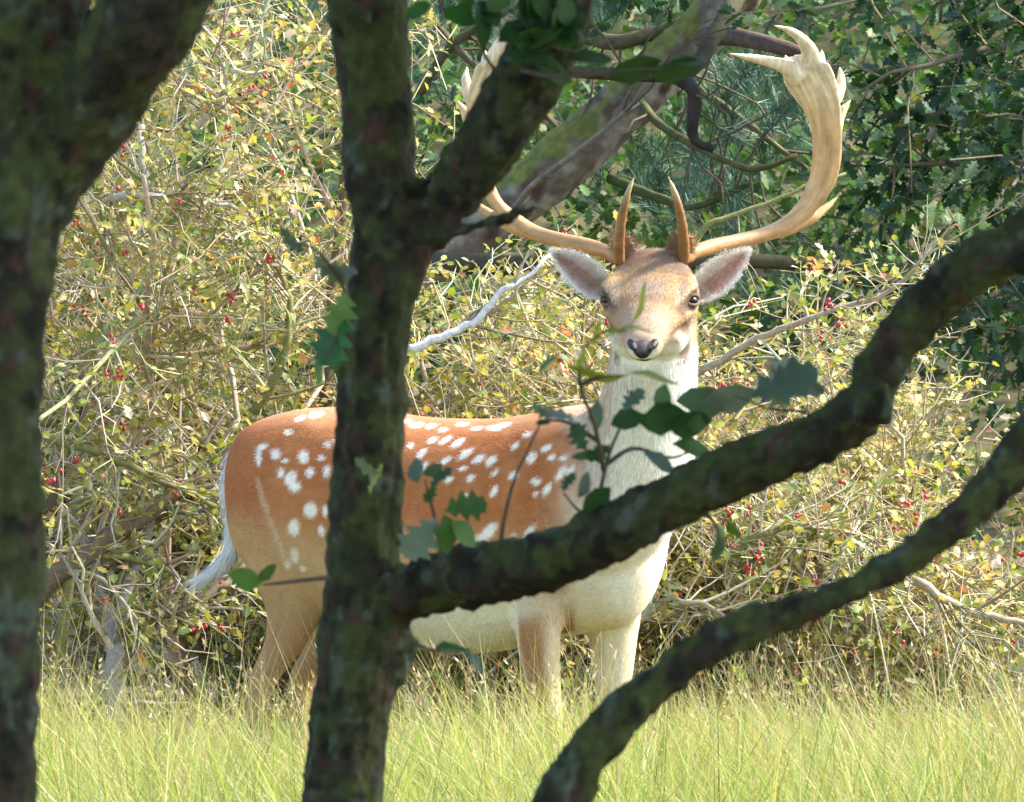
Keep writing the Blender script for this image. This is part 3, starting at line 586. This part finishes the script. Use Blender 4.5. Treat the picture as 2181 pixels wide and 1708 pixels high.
# head
H0 = Q(1388, 612, -.285); H1 = Q(1369, 742, -.478); HF = N(H1 - H0); HR = N(np.cross(HF, ZU)); HU = np.cross(HR, HF); HL_ = np.linalg.norm(H1 - H0)
hs = np.array([(-.075, .040, .035, .04), (-.05, .062, .050, .06), (-.01, .078, .052, .08), (.03, .087, .048, .09), (.065, .086, .042, .088), (.10, .066, .038, .078), (.14, .049, .035, .062), (.18, .040, .030, .050), (.205, .037, .027, .042), (.225, .032, .022, .034), (.236, .021, .013, .020)]) 
hs[:, 0] *= HL_ / .236; hz = resample(hs, 34)
sh.append(loft([(H0 + HF * t, HR * hw, HU * up, HU * dn) for t, hw, up, dn in hz], 26, 2.15))
def hp(t, r, u): return H0 + HF * t + HR * r + HU * u
for s in (-1, 1):
    sh.append(loft([(hp(t, s * r, u), HR * a, HU * b) for t, r, u, a, b in ((.005, .060, .026, .008, .006), (.025, .070, .030, .015, .011), (.048, .074, .029, .017, .011), (.068, .070, .026, .012, .008), (.09, .06, .022, .005, .005))], 12))   # brow
    sh.append(loft([(hp(t, s * r, u), HR * a, HU * b) for t, r, u, a, b in ((.055, .076, -.012, .008, .006), (.08, .070, -.010, .013, .010), (.11, .056, -.008, .012, .010), (.14, .044, -.008, .006, .006))], 12))   # cheek bone
    sh.append(loft([(hp(t, s * r, u), HR * .026, HU * .026) for t, r, u in ((-.055, .052, .035), (-.05, .055, .06), (-.045, .060, .078))], 14))   # pedicle
    sh.append(loft([(hp(t, s * r, u), HR * .03, HU * a) for t, r, u, a in ((.03, .052, -.06, .03), (.08, .045, -.06, .03), (.13, .034, -.05, .024))], 12))   # jaw
# legs: rows of column, row, depth, half width across view, half depth
def leg(rows):
    r = resample(np.array(rows, float), 5 * len(rows)); sh.append(loft([(Q(a, b, c), AX * hw, LT * hd) for a, b, c, hw, hd in r], 16))
dR, dL = bd(1150), bd(1280)
leg([(1165, 1130, dR - .05, .085, .05), (1155, 1230, dR - .085, .066, .050), (1146, 1320, dR - .095, .047, .044), (1150, 1400, dR - .10, .037, .036), (1162, 1480, dR - .10, .029, .030), (1168, 1540, dR - .10, .027, .028), (1170, 1585, dR - .10, .021, .021), (1172, 1680, dR - .10, .0165, .0165), (1173, 1740, dR - .10, .021, .019), (1178, 1765, dR - .10, .019, .018)])
leg([(1290, 1150, dL + .03, .085, .05), (1298, 1260, dL + .05, .066, .050), (1305, 1340, dL + .055, .050, .044), (1305, 1400, dL + .055, .042, .036), (1305, 1480, dL + .055, .033, .031), (1307, 1545, dL + .055, .029, .029), (1308, 1590, dL + .055, .021, .021), (1310, 1680, dL + .055, .0165, .0165), (1312, 1745, dL + .055, .021, .019), (1317, 1770, dL + .055, .019, .018)])
hR, hL = bd(600), bd(620)
leg([(620, 1010, hR - .04, .115, .07), (610, 1110, hR - .075, .108, .075), (618, 1210, hR - .085, .082, .066), (628, 1300, hR - .08, .056, .05), (608, 1370, hR - .07, .043, .036), (572, 1430, hR - .06, .033, .028), (550, 1480, hR - .06, .026, .022), (546, 1560, hR - .06, .0185, .0175), (545, 1690, hR - .06, .0175, .0175), (548, 1745, hR - .06, .022, .02), (556, 1768, hR - .06, .020, .018)])
leg([(650, 1010, hL + .04, .115, .07), (680, 1110, hL + .085, .108, .07), (705, 1210, hL + .10, .082, .06), (715, 1300, hL + .10, .056, .05), (695, 1370, hL + .10, .043, .036), (655, 1430, hL + .10, .033, .028), (640, 1480, hL + .10, .026, .022), (638, 1560, hL + .10, .0185, .0175), (638, 1690, hL + .10, .0175, .0175), (642, 1745, hL + .10, .022, .02), (650, 1768, hL + .10, .020, .018)])
BV, BT, BN = remesh(*merge(sh), .0068, 7, .5)
BV = BV + BN * (.006 * (fbm(BV * 7, 2, 4) - .5))[:, None]
bx_, by_ = 1090.5 + BV[:, 0] / S, 1790 - BV[:, 2] / S; lat = np.abs(BN @ LT); mus = 0
for cx, cy_, ra, rb, am in ((1185, 1090, 55, 130, .014), (1105, 1130, 40, 120, -.010), (1230, 1000, 35, 90, -.006), (600, 1070, 60, 110, .010), (700, 1180, 60, 110, -.014), (655, 905, 45, 28, .008), (1150, 930, 40, 40, .006), (850, 1190, 60, 120, .006)):
    mus = mus + am * np.exp(-((bx_ - cx) / ra) ** 2 - ((by_ - cy_) / rb) ** 2)
rib = .0018 * np.sin((bx_ + .35 * (by_ - 1100)) / 5.2) * np.exp(-((bx_ - 980) / 90) ** 2 - ((by_ - 1130) / 100) ** 2)
BV = BV + BN * ((mus + rib) * lat)[:, None]

spots = []
for (cx, cy_, a, b, an) in [(575, 255, 20, 16, 0), (505, 378, 26, 26, 0), (665, 390, 26, 32, 10), (765, 395, 18, 15, 0), (535, 480, 17, 24, 0), (700, 475, 20, 26, 0), (795, 470, 18, 30, 0), (590, 510, 28, 38, -20), (615, 555, 32, 22, 0), (705, 685, 32, 40, 0), (790, 690, 18, 28, 0), (610, 785, 27, 42, 0), (765, 800, 16, 30, 0), (610, 945, 20, 42, 8), (570, 1000, 16, 24, 0), (660, 1020, 18, 18, 0), (730, 160, 34, 14, 15), (800, 320, 20, 16, 0), (405, 400, 14, 40, 0), (425, 340, 30, 14, 20), (640, 180, 28, 12, 20), (560, 410, 12, 12, 0), (860, 300, 22, 16, 10), (900, 420, 22, 18, 10), (870, 560, 24, 22, 0), (960, 330, 22, 14, 10), (1010, 450, 24, 14, 20), (1080, 340, 24, 14, 20), (1100, 500, 24, 16, 30), (1150, 260, 22, 12, 20), (1160, 420, 24, 14, 30), (930, 650, 24, 24, 0), (1050, 620, 20, 14, 20),
                            (1272, 320, 20, 14, 15), (1330, 362, 34, 15, 42), (1390, 285, 30, 13, 20), (1465, 287, 36, 14, 28), (1535, 300, 40, 17, 32), (1578, 358, 44, 17, 35), (1465, 400, 38, 14, 35), (1335, 437, 38, 15, 45), (1650, 385, 36, 18, 32), (1720, 395, 32, 18, 45), (1482, 500, 22, 17, 20), (1605, 490, 24, 15, 35), (1580, 595, 18, 15, 0), (1735, 560, 34, 16, 62), (1845, 470, 24, 20, 30), (1970, 500, 26, 20, 0), (1948, 372, 32, 19, 60), (2025, 320, 26, 15, 20), (2058, 370, 18, 18, 0), (2120, 370, 18, 16, 0), (1855, 310, 26, 12, 50), (1925, 247, 24, 11, 35), (2105, 455, 44, 17, 55), (2030, 545, 36, 14, 60), (1300, 210, 32, 13, 5), (1385, 215, 28, 12, 15), (1450, 232, 26, 10, 10), (1560, 440, 22, 11, 30), (1740, 460, 24, 10, 50), (2160, 440, 26, 14, 60), (1740, 215, 40, 14, 5), (1640, 222, 34, 9, 5), (1560, 200, 30, 9, 5), (1800, 195, 30, 9, 5), (1240, 190, 30, 10, 0), (1970, 570, 16, 12, 30), (1700, 790, 60, 26, 45), (1620, 830, 50, 20, 20), (1930, 790, 18, 50, -35), (1850, 830, 16, 40, 10), (1215, 810, 26, 26, 0)]:
    spots.append((397 + .378 * cx, 824.5 + .378 * cy_, .378 * a * 1.1, .378 * b * 1.1, math.radians(an)))
def head_local(V): q = V - H0; return q @ HF, q @ HR, q @ HU
def coat(V, Nn, jit=0):
    """Coat colours by place on the body, with sunlight and shade painted on back and neck."""
    nz = fbm(V * 22, 3, 51); V = V + (.0035 * (np.stack([fbm(V * 60, 2, 61), fbm(V * 60, 2, 62), fbm(V * 60, 2, 63)], -1) - .5)) + jit * rng.normal(size=V.shape)
    px = 1090.5 + V[:, 0] / S; py = 1790 - V[:, 2] / S
    def mixc(C, c, m): return C * (1 - m[:, None]) + np.array(c) * m[:, None]
    C = np.repeat([[.36, .120, .036]], len(V), 0)
    C = mixc(C, (.40, .155, .055), smooth(.45, .62, nz) * .7)
    C = mixc(C, (.50, .27, .14), smooth(930, 870, py) * .7)                       # sunlight along the back painted as a paler coat
    C = mixc(C, (.34, .11, .035), smooth(560, 500, px) * (py < 1120) * .6)
    C = mixc(C, (.46, .27, .12), smooth(1085, 1210, py - .12 * (px - 800) * (px < 800)))       # lower flank and thigh
    C = mixc(C, (.42, .25, .11), smooth(1180, 1330, py))
    belly = smooth(1225, 1300, py + 25 * (nz - .5) * 2) * smooth(700, 760, px)
    C = mixc(C, (.68, .60, .42), belly)
    for x, y, a, b, an in spots:
        dx, dy = px - x, -(py - y); u = dx * math.cos(an) + dy * math.sin(an); v = -dx * math.sin(an) + dy * math.cos(an)
        C = mixc(C, (.78, .70, .58), smooth(1.32, .66, np.sqrt((u / a) ** 2 + (v / b) ** 2)) * (.92 if y < 1130 else .6))
    st = np.array([(548, 1020), (560, 1060), (578, 1110), (598, 1160), (612, 1205)]); dm = np.min(np.hypot(px[:, None] - np.interp(np.linspace(0, 4, 30), range(5), st[:, 0])[None], py[:, None] - np.interp(np.linspace(0, 4, 30), range(5), st[:, 1])[None]), 1)
    C = mixc(C, (.66, .52, .33), smooth(11, 2, dm + 14 * np.abs(nz - .5)) * .42)
    bl = smooth(-.80, -.93, Nn @ AX) * (py > 930) * (py < 1200) * (px < 560); C = mixc(C, (.75, .72, .66), bl)
    # shoulder, chest and neck
    sho = smooth(1120, 1230, px + .12 * (py - 1000)) * smooth(1000, 1100, py) * (py < 1340); C = mixc(C, (.40, .26, .16), sho * .6)
    nkm = smooth(1190, 1300, px + 40 * (nz - .5) * 2); up = smooth(980, 900, py)
    C = mixc(C, (.68, .60, .44), nkm); C = mixc(C, (.76, .72, .62), nkm * smooth(1370, 1430, px)); C = mixc(C, (.54, .44, .30), nkm * smooth(1320, 1260, px) * .8)  # sunlit right side painted whiter, shaded left side painted duller into the shoulder blend
    C = mixc(C, (.55, .40, .27), smooth(1180, 1230, px) * smooth(930, 890, py) * (px < 1300) * .8)
    # legs
    lg = smooth(1255, 1330, py)
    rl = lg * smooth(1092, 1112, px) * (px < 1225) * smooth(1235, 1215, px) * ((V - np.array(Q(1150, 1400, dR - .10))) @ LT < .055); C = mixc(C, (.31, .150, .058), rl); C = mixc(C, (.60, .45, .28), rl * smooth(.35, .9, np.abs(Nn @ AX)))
    ll = lg * (px >= 1235); C = mixc(C, (.60, .50, .33), ll)
    C = mixc(C, (.38, .21, .095), smooth(1250, 1380, py) * (px < 740))
    # head
    t, r, u = head_local(V); hm = smooth(-.085, -.05, t) * (py < 805) * (u > -.10); ar = np.abs(r)
    H = np.repeat([[.40, .25, .135]], len(V), 0)
    H = mixc(H, (.25, .15, .095), smooth(.05, -.01, t) * smooth(.075, .04, ar)); H = mixc(H, (.15, .095, .07), smooth(.46, .60, nz) * smooth(.045, .0, t) * .8)
    H = mixc(H, (.46, .27, .12), smooth(.02, .045, t) * smooth(.09, .06, t) * smooth(.03, .05, ar)); H = mixc(H, (.32, .225, .165), smooth(.04, .07, t) * smooth(.035, .02, ar) * smooth(.14, .10, t))
    H = mixc(H, (.42, .29, .19), smooth(.11, .16, t)); H = mixc(H, (.27, .17, .075), smooth(.085, .10, t) * smooth(.125, .105, t) * smooth(.065, .045, ar) * .75)
    H = mixc(H, (.56, .43, .30), smooth(-.012, -.035, u) * smooth(.03, .07, t))
    e = np.sqrt(((t - .064) / .036) ** 2 + ((u - .010) / .028) ** 2) ; er = smooth(1.25, .85, e) * (ar > .05); H = mixc(H, (.52, .38, .25), er * .7); H = mixc(H, (.12, .07, .045), smooth(.80, .62, e) * (ar > .05))
    mz = np.maximum(smooth(.210, .222, t) * smooth(.004, -.012, u), smooth(.216, .226, t) * smooth(.010, .016, ar) * smooth(.020, .010, u)); H = mixc(H, (.80, .76, .70), mz); H = mixc(H, (.38, .26, .16), smooth(.17, .19, t) * smooth(.215, .20, t) * smooth(.010, .022, u) * .7)
    H = mixc(H, (.78, .74, .64), smooth(-.035, -.055, u) * smooth(.06, .10, t)); H = mixc(H, (.045, .035, .03), smooth(.006, .002, np.abs(u + .028 + .22 * ar)) * smooth(.165, .19, t))
    H = mixc(H, (.13, .08, .05), smooth(.011, .004, np.abs((ar - .066) + .35 * (t - .085))) * smooth(.070, .082, t) * smooth(.118, .100, t) * (u < .02) * .8)
    C = C * (1 - hm[:, None]) + H * hm[:, None]
    C = mixc(C, (.09, .07, .055), smooth(1752, 1762, py))
    return np.clip(C * (.9 + .2 * fbm(V * 90, 2, 77)[:, None]), .01, .85)
link('body', make_mesh('body', BV, BT, coat(BV, BN)), M_coat, deer)
def fur(n):
    a, b, c = BV[BT[:, 0]], BV[BT[:, 1]], BV[BT[:, 2]]; ar = np.linalg.norm(np.cross(b - a, c - a), axis=1); fcn = BV[BT].mean(1); ht, hr_, hu_ = head_local(fcn); ar = ar * np.where((ht > -.07) & (hu_ > -.09) & (fcn[:, 2] > (1790 - 800) * S), 4.0, 1.0); k = rng.choice(len(BT), n, p=ar / ar.sum())
    u, v = rng.random(n), rng.random(n); f = u + v > 1; u[f], v[f] = 1 - u[f], 1 - v[f]
    p = a[k] + u[:, None] * (b - a)[k] + v[:, None] * (c - a)[k]; nn = N(BN[BT[k, 0]] + BN[BT[k, 1]] + BN[BT[k, 2]])
    py = 1790 - p[:, 2] / S; px = 1090.5 + p[:, 0] / S; t, r, hu = head_local(p); head = ((t > -.07) & (py < 800) & (hu > -.09))
    neck = (px > 1235) & (py < 1200) & ~head; legs = (py > 1330)
    flow = np.repeat((-AX * .95 - ZU * .30)[None], n, 0); flow[neck] = -ZU + .15 * LT; flow[legs] = -ZU; flow[head] = -HF
    wig = (fbm(p * 14, 2, 8) - .5)[:, None] * 1.1; flow = flow + wig * np.cross(nn, flow) + .13 * rng.normal(size=(n, 3))
    flow = N(flow - nn * np.sum(flow * nn, 1)[:, None]); d = N(flow + nn * rng.uniform(.08, .34, n)[:, None])
    ln = np.where(head, np.where(t < .035, .014, .007), np.where(legs, .007, .0068 + .010 * smooth(1230, 1010, py) * smooth(1215, 1290, px))) * rng.uniform(.6, 1.25, n)
    keep = ~(head & (t > .205)); p, nn, d, ln = p[keep], nn[keep], d[keep], ln[keep]; n = len(p)
    C = coat(p, nn, .0016) * (1 + .16 * rng.normal(size=(n, 1))); C = np.clip(C, .01, .88)
    sd_ = N(np.cross(d, nn)); w_ = (rng.uniform(.0006, .0011, n) * np.where(head[keep], .6, 1))[:, None]
    V = np.stack([p - sd_ * w_ - nn * .001, p + sd_ * w_ - nn * .001, p + d * ln[:, None]], 1).reshape(-1, 3); T = np.arange(3 * n).reshape(-1, 3)
    link('fur', make_mesh('fur', V, T, np.repeat(C, 3, 0)), M_fur, deer, kind='stuff')
fur(190000)
# eyes, nose
for px, py, sgn in ((1299, 650, -1), (1470, 651, 1)):
    c = hp(.064, sgn * (.0765 if sgn < 0 else .0735), .009); V, T = blob(c, .0140, .0140, .0098, 20); eye = link('eye', make_mesh('eye', V, T), M_eye, deer)
    no = N(HR * sgn * .62 - FWD * .75 + ZU * .1); e1 = N(np.cross(no, ZU)); e2 = np.cross(e1, no)
    for up_ in (1, -1):                                                             # lids
        arc = np.linspace(-1.45, 1.45, 13); lid = [c + e1 * .0150 * math.sin(a) + e2 * (up_ * .0092 * math.cos(a)) + no * (.0095 * math.cos(a) ** .5 - .001) for a in arc]
        V, T = tube(lid, .0026 * np.cos(arc * .7) + .0010, 8); ld_o = link('eyelid', make_mesh('eyelid', V, T, np.repeat([[.17, .11, .075] if up_ < 0 else [.12, .075, .05]], len(V), 0)), M_coat, eye); ld_o.location = (0, 0, 0)
V1 = loft([(hp(t, 0, u * .8 + .001), HR * a * .80, HU * b * .78) for t, u, a, b in ((.205, .006, .018, .014), (.222, .002, .024, .017), (.236, -.003, .022, .017), (.245, -.007, .014, .012), (.248, -.008, .006, .006))], 18)
nos = [V1]
for s in (-1, 1): nos.append(loft([(hp(t, s * r * .84, u * .8), HR * a * .78, HU * b * .75) for t, r, u, a, b in ((.205, .022, .012, .008, .006), (.222, .024, .010, .012, .009), (.236, .021, .008, .010, .008), (.243, .017, .006, .004, .004))], 12))
V, T, nn_ = remesh(*merge(nos), .0024, 3); V = V - HF * .005; nt_ = smooth(.25, .85, nn_ @ HU)[:, None] * (np.abs((V - H0) @ HR) < .016)[:, None]; nc_ = np.array([.012, .010, .010]) * (1 - nt_) + np.array([.085, .065, .058]) * nt_
nose = link('nose', make_mesh('nose', V, T, nc_), M_nosec, deer)
for s in (-1, 1):
    V, T = loft([(hp(t, s * r * .76, u), HR * a * .8, HU * b * .8) for t, r, u, a, b in ((.232, .019, .004, .003, .002), (.236, .0165, .002, .0065, .0042), (.2425, .013, -.001, .003, .002))], 10); link('nostril', make_mesh('nostril', V, T), mat_flat('nostril', (.004, .003, .003), .6), nose)
# ears
def ear(base, tip, hw, flip):
    b, t = base, tip; ax = t - b; L = np.linalg.norm(ax); ax = ax / L; fr = N(-FWD + .25 * ax * 0); ac = N(np.cross(fr, ax)); fr = np.cross(ax, ac); ns, nc = 22, 15; V = []; C = []
    for layer in (0, 1):
        for i in range(ns):
            f = i / (ns - 1); prof = hw * (math.sin(math.pi * min(1, f * .93 + .07) ** .82) ** .75) if f < .999 else .0008; prof = max(prof, .0012) if i else hw * .45
            for j in range(nc):
                c = -1 + 2 * j / (nc - 1); cup = .55 * prof * (c * c) * (1 - .4 * f) + .012 * (f - f * f) * 2 ; q = b + ax * L * f + ac * prof * c * (1 - .12 * c * c) + fr * (cup - (.007 * (1 - c * c) ** .5 if layer else 0))
                V.append(q); rim = max(abs(c) ** 3, smooth(.86, 1, f) * .9)
                inn = np.array([.46, .25, .17]) if (c * flip) > -.25 else np.array([.54, .40, .31]); inn = inn * (.65 + .35 * abs(c - .2 * flip)) if f > .2 else np.array([.42, .32, .23])
                C.append(inn * (1 - rim) + np.array([.78, .72, .64]) * rim if layer == 0 else np.array([.42, .28, .16]) * (1 - rim * .5) + .35 * rim)
    V, C = np.array(V), np.array(C); V = V + .002 * (fbm(V * 60, 2, 3)[:, None] - .5); T = []
    for layer in (0, 1):
        o = layer * ns * nc
        for i in range(ns - 1):
            for j in range(nc - 1):
                q = (o + i * nc + j, o + i * nc + j + 1, o + (i + 1) * nc + j + 1, o + (i + 1) * nc + j); T.append(q if layer == 0 else q[::-1])
    E = ns * nc
    for i in range(ns - 1):
        for j in (0, nc - 1): T.append((i * nc + j, (i + 1) * nc + j, E + (i + 1) * nc + j, E + i * nc + j))
    C = np.clip(C * (.85 + .3 * rng.random((len(C), 1))), 0, .85)
    e = link('ear', make_mesh('ear', V, np.array(T), C), M_coat, deer)
    # fine hair lining rim and cup
    n = 6000; k = rng.integers(0, E, n); p = V[k] + .0025 * rng.normal(size=(n, 3)); d = N(ax[None] * .8 + fr[None] * rng.uniform(0, .5, (n, 1)) + .35 * rng.normal(size=(n, 3))); ln = rng.uniform(.003, .008, n)[:, None]; sd_ = N(np.cross(d, fr)) * .0003
    VV = np.stack([p - sd_, p + sd_, p + d * ln], 1).reshape(-1, 3); link('ear_hair', make_mesh('ear_hair', VV, np.arange(3 * n).reshape(-1, 3), np.repeat(np.clip(C[k] * 1.1, 0, .85), 3, 0)), M_fur, e, kind='stuff'); e.children[0].location = (0, 0, 0)
ear(Q(1302, 628, -.275), Q(1176, 534, -.25), .036, 1)
ear(Q(1474, 634, -.275), Q(1594, 533, -.25), .036, -1)
# antlers
def antler(mir):
    cx = lambda x: (1930 + 22 * min(1, max(0, (1500 - x) / -250))) - x if mir else x
    def A(x, y, dy): return Q(1007.7 + .3933 * cx(x), .3933 * y, -.27 + dy)
    u = .3933 * S; pr = []
    beam = [(1150, 1400, .0, 40, 40), (1190, 1372, .02, 38, 40), (1300, 1335, .06, 43, 44), (1450, 1302, .10, 41, 42), (1600, 1262, .135, 41, 40), (1720, 1200, .15, 46, 36), (1815, 1110, .155, 58, 30), (1880, 1000, .15, 74, 28), (1912, 880, .14, 82, 26), (1916, 760, .13, 86, 25), (1905, 650, .115, 92, 24), (1880, 550, .10, 112, 23), (1840, 460, .09, 132, 22), (1808, 395, .082, 138, 21), (1795, 345, .078, 118, 19), (1795, 315, .075, 80, 14), (1797, 298, .073, 36, 8)]
    if mir: beam = [(x, y, d, h * (.62 if 820 < y < 1160 else 1), q) for x, y, d, h, q in beam]
    r = resample(np.array(beam, float), 60); c = np.array([A(x, y, d) for x, y, d, _, _ in r]); t = N(np.gradient(c, axis=0)); acr = N(np.cross(t, np.array([0.25 * (-1 if mir else 1), 1.0, 0]))); nr = np.cross(acr, t)
    pr.append(loft([(c[i], acr[i] * r[i, 3] * u, nr[i] * r[i, 4] * u) for i in range(60)], 20))
    def tine(rows, flat=22):
        q = resample(np.array(rows, float), 18); c = np.array([A(a, b, d) for a, b, d, _ in q]); t = N(np.gradient(c, axis=0)); ac = N(np.cross(t, np.array([0, 1.0, 0]))); nr = np.cross(ac, t)
        hw = np.maximum(q[:, 3], 5); pr.append(loft([(c[i], ac[i] * hw[i] * u, nr[i] * min(hw[i], flat) * u) for i in range(18)], 14))
    tine([(1835, 360, .075, 60), (1825, 290, .07, 50), (1790, 225, .06, 36), (1720, 168, .045, 22), (1620, 135, .03, 4)])
    tine([(1780, 430, .08, 66), (1720, 375, .075, 52), (1640, 343, .06, 36), (1500, 312, .04, 22), (1382, 290, .02, 4)])
    tine([(1715, 370, .075, 34), (1700, 335, .075, 20), (1690, 294, .08, 4)]); tine([(1880, 360, .075, 34), (1888, 310, .08, 20), (1886, 262, .085, 4)])
    tine([(1940, 560, .11, 44), (1975, 500, .12, 40), (1992, 430, .13, 26), (1984, 356, .135, 5)]); tine([(1960, 690, .12, 44), (1985, 625, .13, 32), (2015, 580, .135, 20), (2048, 536, .14, 5)])
    tine([(1620, 1262, .14, 38), (1740, 1228, .155, 36), (1850, 1168, .17, 30), (1920, 1115, .18, 19), (1975, 1064, .19, 6)], 34)
    tine([(1140, 1420, -.005, 34), (1142, 1360, -.02, 33), (1138, 1280, -.045, 30), (1122, 1160, -.07, 26), (1092, 1045, -.085, 18), (1054, 948, -.09, 5)], 40)
    if mir: tine([(1850, 360, .07, 40), (1790, 250, .05, 34), (1730, 180, .04, 22), (1680, 140, .03, 5)])
    V, T, Nn = remesh(*merge(pr), .0030, 6); hgt = 1790 - V[:, 2] / S
    near = np.concatenate([np.argmin(np.linalg.norm(V[i:i + 4000, None] - c[None], axis=2), 1) for i in range(0, len(V), 4000)]); of = V - c[near]; sl = np.sum(of * t[near], 1) / .03
    gro = fbm(np.stack([np.sum(of * acr[near], 1) * 170, np.sum(of * nr[near], 1) * 170, near * .22 + sl * .2], -1), 3, 5); V = V + Nn * (.0016 * (gro - .5))[:, None]
    g = smooth(560, 430, hgt)[:, None]; C = np.array([.32, .16, .055]) * (1 - g) + np.array([.51, .30, .135]) * g
    g2 = smooth(330, 120, hgt)[:, None]; C = C * (1 - g2) + np.array([.64, .49, .30]) * g2
    C = C * (.45 + 1.1 * gro[:, None]); rr = np.abs(V[:, 0] - Q(1388, 0, 0)[0]); br = (smooth(.085, .06, rr) * smooth(350, 400, hgt))[:, None]; tipm = smooth(440, 380, hgt)[:, None]
    C = C * (1 - br) + br * (np.array([.24, .115, .04]) * (1 - tipm) + np.array([.52, .36, .19]) * tipm) * (.7 + .6 * gro[:, None])
    link('antler', make_mesh('antler', V, T, np.clip(C, .01, .85)), M_antler, deer)
antler(False); antler(True)
# tail of long white hair
tp = resample(np.array([Q(506, 948, bd(500) + .0), Q(492, 990, bd(500) - .02), Q(488, 1050, bd(500) - .03), Q(498, 1110, bd(500) - .03), Q(496, 1165, bd(500) - .03), Q(470, 1205, bd(500) - .03), Q(428, 1236, bd(500) - .03)]), 30)
trd = np.interp(np.linspace(0, 1, 30), [0, .2, .5, .7, .9, 1], [.011, .010, .016, .014, .007, .002])
V, T = tube(tp, trd, 12); tail = link('tail', make_mesh('tail', V, T, np.repeat([[.74, .72, .66]], len(V), 0)), M_coat, deer)
n = 3800; i = rng.integers(2, 29, n); tg = N(np.gradient(tp, axis=0))[i]; rd_ = N(np.cross(tg, rng.normal(size=(n, 3)))); p = tp[i] + rd_ * trd[i][:, None] * .9; d = N(tg + .22 * rd_ + .12 * rng.normal(size=(n, 3))); ln = rng.uniform(.02, .055, n)[:, None]; sd_ = N(np.cross(d, rd_)) * .0007
C = np.clip(np.array([.76, .74, .68]) * (1 + .1 * rng.normal(size=(n, 1))), 0, .86); dk = (i < 12) & (rd_ @ AX > .2); C[dk] = (.05, .035, .03)
VV = np.stack([p - sd_, p + sd_, p + d * ln], 1).reshape(-1, 3); th_ = link('tail_hair', make_mesh('tail_hair', VV, np.arange(3 * n).reshape(-1, 3), np.repeat(C, 3, 0)), M_fur, tail, kind='stuff'); th_.location = (0, 0, 0)
# cloven hooves
for px, py, dy in ((1178, 1778, dR - .10), (1317, 1780, dL + .055), (556, 1778, hR - .06), (650, 1778, hL + .10)):
    c = Q(px, py, dy)
    for s in (-1, 1):
        V, T = loft([(c + AX * f + LT * s * .011 + ZU * 0, AX * .012 * 0 + LT * .009, ZU * (.02 - .25 * (f + .02))) for f in (-.018, -.008, .005, .018, .030)], 10); V[:, 2] = np.maximum(V[:, 2], -.004); link('hoof', make_mesh('hoof', V, T), M_hoof, deer)
